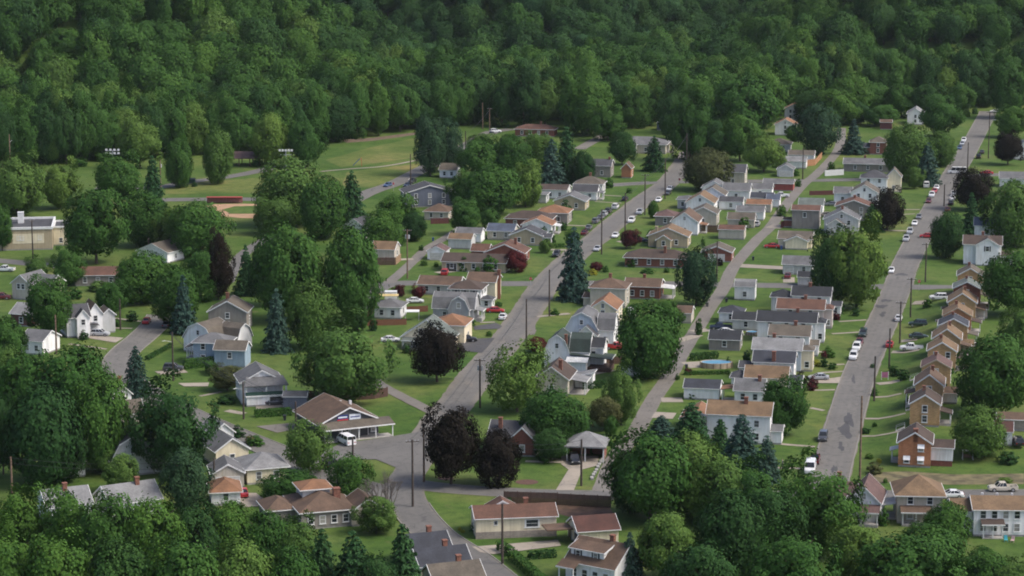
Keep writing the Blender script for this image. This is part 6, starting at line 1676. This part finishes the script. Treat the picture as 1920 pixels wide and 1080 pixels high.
mb = MB(); mb.add([(-1.22, -1.02, 1.32), (1.22, -1.02, 1.32), (1.22, .92, 1.62), (-1.22, .92, 1.62), (-1.22, -1.02, 1.4), (1.22, -1.02, 1.4), (1.22, .92, 1.7), (-1.22, .92, 1.7)], [(4, 5, 6, 7), (0, 1, 5, 4), (1, 2, 6, 5), (3, 0, 4, 7)]); mb.build('lid', M_BLACKP, R_)
tcu = bpy.data.curves.new('stop_text', 'FONT'); tcu.body = 'STOP'; tcu.size = .34; tcu.align_x = 'CENTER'; tcu.align_y = 'CENTER'
to_ = bpy.data.objects.new('stop_text', tcu); dg = bpy.context.evaluated_depsgraph_get(); COL.objects.link(to_); bpy.context.view_layer.update()
tme = bpy.data.meshes.new_from_object(to_.evaluated_get(bpy.context.evaluated_depsgraph_get())); bpy.data.objects.remove(to_); tme.materials.clear(); tme.materials.append(M_TRIM); tme.name = 'lettering'
for px, py in ((1723, 545), (1274, 350), (738, 358), (995, 540)):
    R_ = link('stop_sign', None, None, G(px, py)); mb = MB(); mb.tube((0, 0, -.3), (0, 0, 3.0), .04, .04, 6); mb.build('post', M_GALV, R_)
    mb = MB(); vs = [(.42 * math.cos(.3927 + k * .7854), -.06, 2.6 + .42 * math.sin(.3927 + k * .7854)) for k in range(8)]; mb.add(vs + [(x, -.05, z) for x, _, z in vs], [tuple(range(8)), tuple(range(15, 7, -1))] + [(k, (k + 1) % 8, 8 + (k + 1) % 8, 8 + k) for k in range(8)])
    pl = mb.build('plate', plain('stop_red', (.40, .02, .02), .5), R_); lt = link('lettering', tme, pl, (0, -.065, 2.6)); lt.rotation_euler = (math.pi / 2, 0, 0)
    tag(R_, where('red stop sign on a post', px, py), 'sign')
R_ = link('yard_sign', None, None, G(1659, 712)); tag(R_, 'pink and white yard sign on two posts beside the right-hand street', 'sign')
mb = MB(); mb.box(-.8, -.7, -.05, .05, -.2, 1.9); mb.box(.7, .8, -.05, .05, -.2, 1.9); mb.build('post', M_TRIM, R_); mb = MB(); mb.box(-.69, .69, -.04, .04, .5, 1.75); mb.build('panel', plain('sign_pink', (.35, .12, .20), .6), R_)
# bins, trampoline frame, sheds' clutter
BINC = plain('bin_dark', (.03, .035, .04), .6); BINB = plain('bin_blue', (.03, .07, .2), .6)
def binn(px, py, m, ph):
    R_ = link('wheelie_bin', None, None, G(px, py)); mb = MB(); mb.add([(-.25, -.28, 0), (.25, -.28, 0), (.25, .28, 0), (-.25, .28, 0), (-.32, -.36, 1.0), (.32, -.36, 1.0), (.32, .36, 1.05), (-.32, .36, 1.05)], [(0, 1, 5, 4), (1, 2, 6, 5), (2, 3, 7, 6), (3, 0, 4, 7)]); mb.build('body', m, R_)
    mb = MB(); mb.box(-.34, .34, -.4, .4, 1.04, 1.12); mb.build('lid', m, R_); tag(R_, where(ph, px, py), 'bin')
for q in [(1362, 567, BINC, 'dark bin'), (812, 452, BINB, 'blue bin'), (1326, 575, BINC, 'dark bin'), (534, 788, BINC, 'dark bin'), (1465, 468, BINB, 'blue bin'), (1541, 437, BINB, 'blue bin'), (1287, 692, BINC, 'dark bin'), (1412, 488, BINC, 'dark bin')]: binn(*q)
# outdoor furniture at the lower right and white propane or bench
def chair(px, py, m, ph):
    R_ = link('garden_chair', None, None, G(px, py), rnd.uniform(-.5, .5)); mb = MB(); mb.box(-.3, .3, -.3, .3, .36, .42); mb.build('seat', m, R_)
    mb = MB(); mb.add([(-.3, .3, .42), (.3, .3, .42), (.3, .5, 1.05), (-.3, .5, 1.05), (-.3, .35, .42), (.3, .35, .42), (.3, .55, 1.05), (-.3, .55, 1.05)], [(0, 1, 2, 3), (7, 6, 5, 4), (0, 3, 7, 4), (1, 5, 6, 2), (3, 2, 6, 7)]); mb.build('backrest', m, R_)
    for u in (-.27, .27):
        for w in (-.27, .27): mb = MB(); mb.tube((u, w, 0), (u, w, .36), .03, .03, 5); mb.build('leg', m, R_)
    tag(R_, ph, 'chair')
chair(1886, 1016, plain('chair_teal', (.04, .30, .36), .5), 'teal garden chair on the patio of the long white house'); chair(1898, 1017, plain('chair_pink', (.55, .38, .36), .5), 'pale pink garden chair on the patio of the long white house')
# camper trailer with canopy behind the white hipped house
R_ = link('camper_trailer', None, None, G(733, 563)); tag(R_, 'white camper trailer behind the small white house with pale hipped roof', 'trailer')
mb = MB(); mb.box(-1.6, 1.6, -1, 1, .5, 2.5); mb.build('body', M_TRIM, R_)
for u in (-.5, .3):
    w = link('wheel', WHEEL, R_, (u, -.95, .33), None, (.33, 1, .33)); link('rim', RIM, w)
mb = MB(); mb.box(-.9, .3, -1.03, -1.003, 1.4, 2.0); mb.build('window', M_GLASS, R_); mb = MB(); mb.tube((1.6, 0, .5), (2.6, 0, .45), .05, .05, 6); mb.build('drawbar', M_GALV, R_)
R_ = link('canopy', None, None, G(726, 569)); tag(R_, 'flat yellow canopy on posts in front of the camper trailer', 'canopy')
mb = MB(); mb.box(-3, 3, -1.6, 1.6, 2.2, 2.3); mb.build('top', plain('canopy_yellow', (.50, .38, .16), .7), R_)
for u in (-2.9, 2.9):
    for w in (-1.5, 1.5): mb = MB(); mb.tube((u, w, -.2), (u, w, 2.2), .04, .04, 6); mb.build('post', M_GALV, R_)
R_ = link('carport_canopy', None, None, G(773, 600)); tag(R_, 'flat white canopy on posts left of the orange roof', 'canopy')
mb = MB(); mb.box(-1.8, 1.8, -1.5, 1.5, 2.3, 2.42); mb.build('top', M_AWN, R_)
for u in (-1.7, 1.7):
    for w in (-1.4, 1.4): mb = MB(); mb.tube((u, w, -.2), (u, w, 2.3), .04, .04, 6); mb.build('post', M_GALV, R_)
# porch glider bench under the round tree, right
R_ = link('bench_swing', None, None, G(1814, 862)); tag(R_, 'white topped garden swing on the lawn below the brick row', 'swing seat')
mb = MB(); mb.box(-1.1, 1.1, -.6, .6, 1.9, 1.98); mb.build('top', M_AWN, R_); mb = MB(); mb.box(-.8, .8, -.3, .25, .5, .58); mb.box(-.8, .8, .25, .32, .58, 1.1); mb.build('seat', M_WOODB, R_)
for u in (-1, 1): mb = MB(); mb.tube((u, -.5, 0), (u, 0, 1.9), .04, .04, 5); mb.tube((u, .5, 0), (u, 0, 1.9), .04, .04, 5); mb.build('leg', M_GALV, R_)

# concrete steps up the bank to the brick houses
for px, py, nm in ((1698, 770, 'tan brick house with dark roof'), (1700, 738, 'tan house with white porch'), (1680, 808, 'red brick house'), (1706, 714, 'brown brick house with purple roof')):
    R_ = link('garden_steps', None, None, G(px, py), -math.radians(11) + math.pi / 2); tag(R_, f'concrete steps on the bank left of the {nm}', 'steps', 'steps on the bank')
    for k in range(5):
        mb = MB(); mb.box(-.65, .65, -.35 * k - .35, -.35 * k, -.6, .12 + .17 * k); mb.build('step', M_FOUND, R_)
    for u in (-.75, .75):
        mb = MB(); mb.tube((u, 0, .1), (u, 0, 1.0), .03, .03, 5); mb.tube((u, -1.7, .7), (u, -1.7, 1.7), .03, .03, 5); mb.tube((u, 0, 1.0), (u, -1.7, 1.7), .03, .03, 5); mb.build('handrail', M_GALV, R_)
# person on the walk beside the right-hand street
def person(px, py, ang):
    R_ = link('person', None, None, G(px, py), math.radians(ang)); tag(R_, 'person in dark trousers and grey top walking on the path left of the right-hand street', 'person')
    bm = bmesh.new(); sk = bm.verts.layers.skin.verify()
    V_ = {}
    J = dict(pelvis=(0, 0, .95, .13), waist=(0, 0, 1.08, .13), chest=(0, 0, 1.32, .16), neck=(0, 0, 1.5, .06), head=(0, .02, 1.62, .10), top=(0, .02, 1.74, .08), hl=(-.10, 0, .88, .10), kl=(-.11, .10, .48, .065), al=(-.11, -.02, .09, .045), tl=(-.11, .14, .04, .04),
             hr=(.10, 0, .88, .10), kr=(.11, -.02, .48, .065), ar=(.11, -.24, .10, .045), tr=(.11, -.10, .04, .04), sl=(-.2, 0, 1.42, .07), el=(-.25, -.05, 1.14, .05), wl=(-.25, .08, .9, .04), fl=(-.25, .12, .8, .03), sr=(.2, 0, 1.42, .07), er=(.25, .04, 1.14, .05), wr=(.25, .18, .92, .04), fr=(.25, .24, .84, .03))
    for k, (x, y, z, r) in J.items():
        v = bm.verts.new((x, y, z)); v[sk].radius = (r, r); V_[k] = v
    V_['pelvis'][sk].use_root = True
    for a, b in 'pelvis waist,waist chest,chest neck,neck head,head top,pelvis hl,hl kl,kl al,al tl,pelvis hr,hr kr,kr ar,ar tr,chest sl,sl el,el wl,wl fl,chest sr,sr er,er wr,wr fr'.split(',') and [q.split() for q in 'pelvis waist,waist chest,chest neck,neck head,head top,pelvis hl,hl kl,kl al,al tl,pelvis hr,hr kr,kr ar,ar tr,chest sl,sl el,el wl,wl fl,chest sr,sr er,er wr,wr fr'.split(',')]:
        bm.edges.new((V_[a], V_[b]))
    me = bpy.data.meshes.new('body'); bm.to_mesh(me); bm.free()
    m, nt, b_, N, L = new_mat('person_clothes'); tc = N('ShaderNodeTexCoord'); sx = N('ShaderNodeSeparateXYZ'); L(tc.outputs['Object'], sx.inputs[0])
    dv = N('ShaderNodeMath'); dv.operation = 'DIVIDE'; dv.inputs[1].default_value = 2.0; L(sx.outputs[2], dv.inputs[0])
    r = ramp(nt, dv.outputs[0], [(0, (.02, .02, .02)), (.05, (.025, .028, .035)), (.49, (.12, .12, .13)), (.745, (.45, .28, .2)), (.85, (.06, .04, .03))]); r.color_ramp.interpolation = 'CONSTANT'; L(r.outputs[0], b_.inputs['Base Color'])
    me.materials.append(m); o = link('body', me, R_); o.modifiers.new('skin', 'SKIN').use_smooth_shade = True; o.modifiers.new('sub', 'SUBSURF').levels = 1
person(1467, 877, 60)

# ------------------------------------------------------------------ air
mb = MB(); mb.box(-3300, 3300, -1000, 4300, -8, 420)
hz_o = mb.build('haze', [])
hm = bpy.data.materials.new('haze_air'); hm.use_nodes = True
hm.node_tree.nodes.remove(hm.node_tree.nodes['Principled BSDF'])
pv = hm.node_tree.nodes.new('ShaderNodeVolumePrincipled')
pv.inputs['Color'].default_value = (.80, .88, .97, 1); pv.inputs['Density'].default_value = 0.00002; pv.inputs['Anisotropy'].default_value = 0.2
hm.node_tree.links.new(pv.outputs[0], hm.node_tree.nodes['Material Output'].inputs['Volume'])
hz_o.data.materials.append(hm)
tag(hz_o, 'thin pale summer haze filling the valley air', 'haze', kind='stuff')
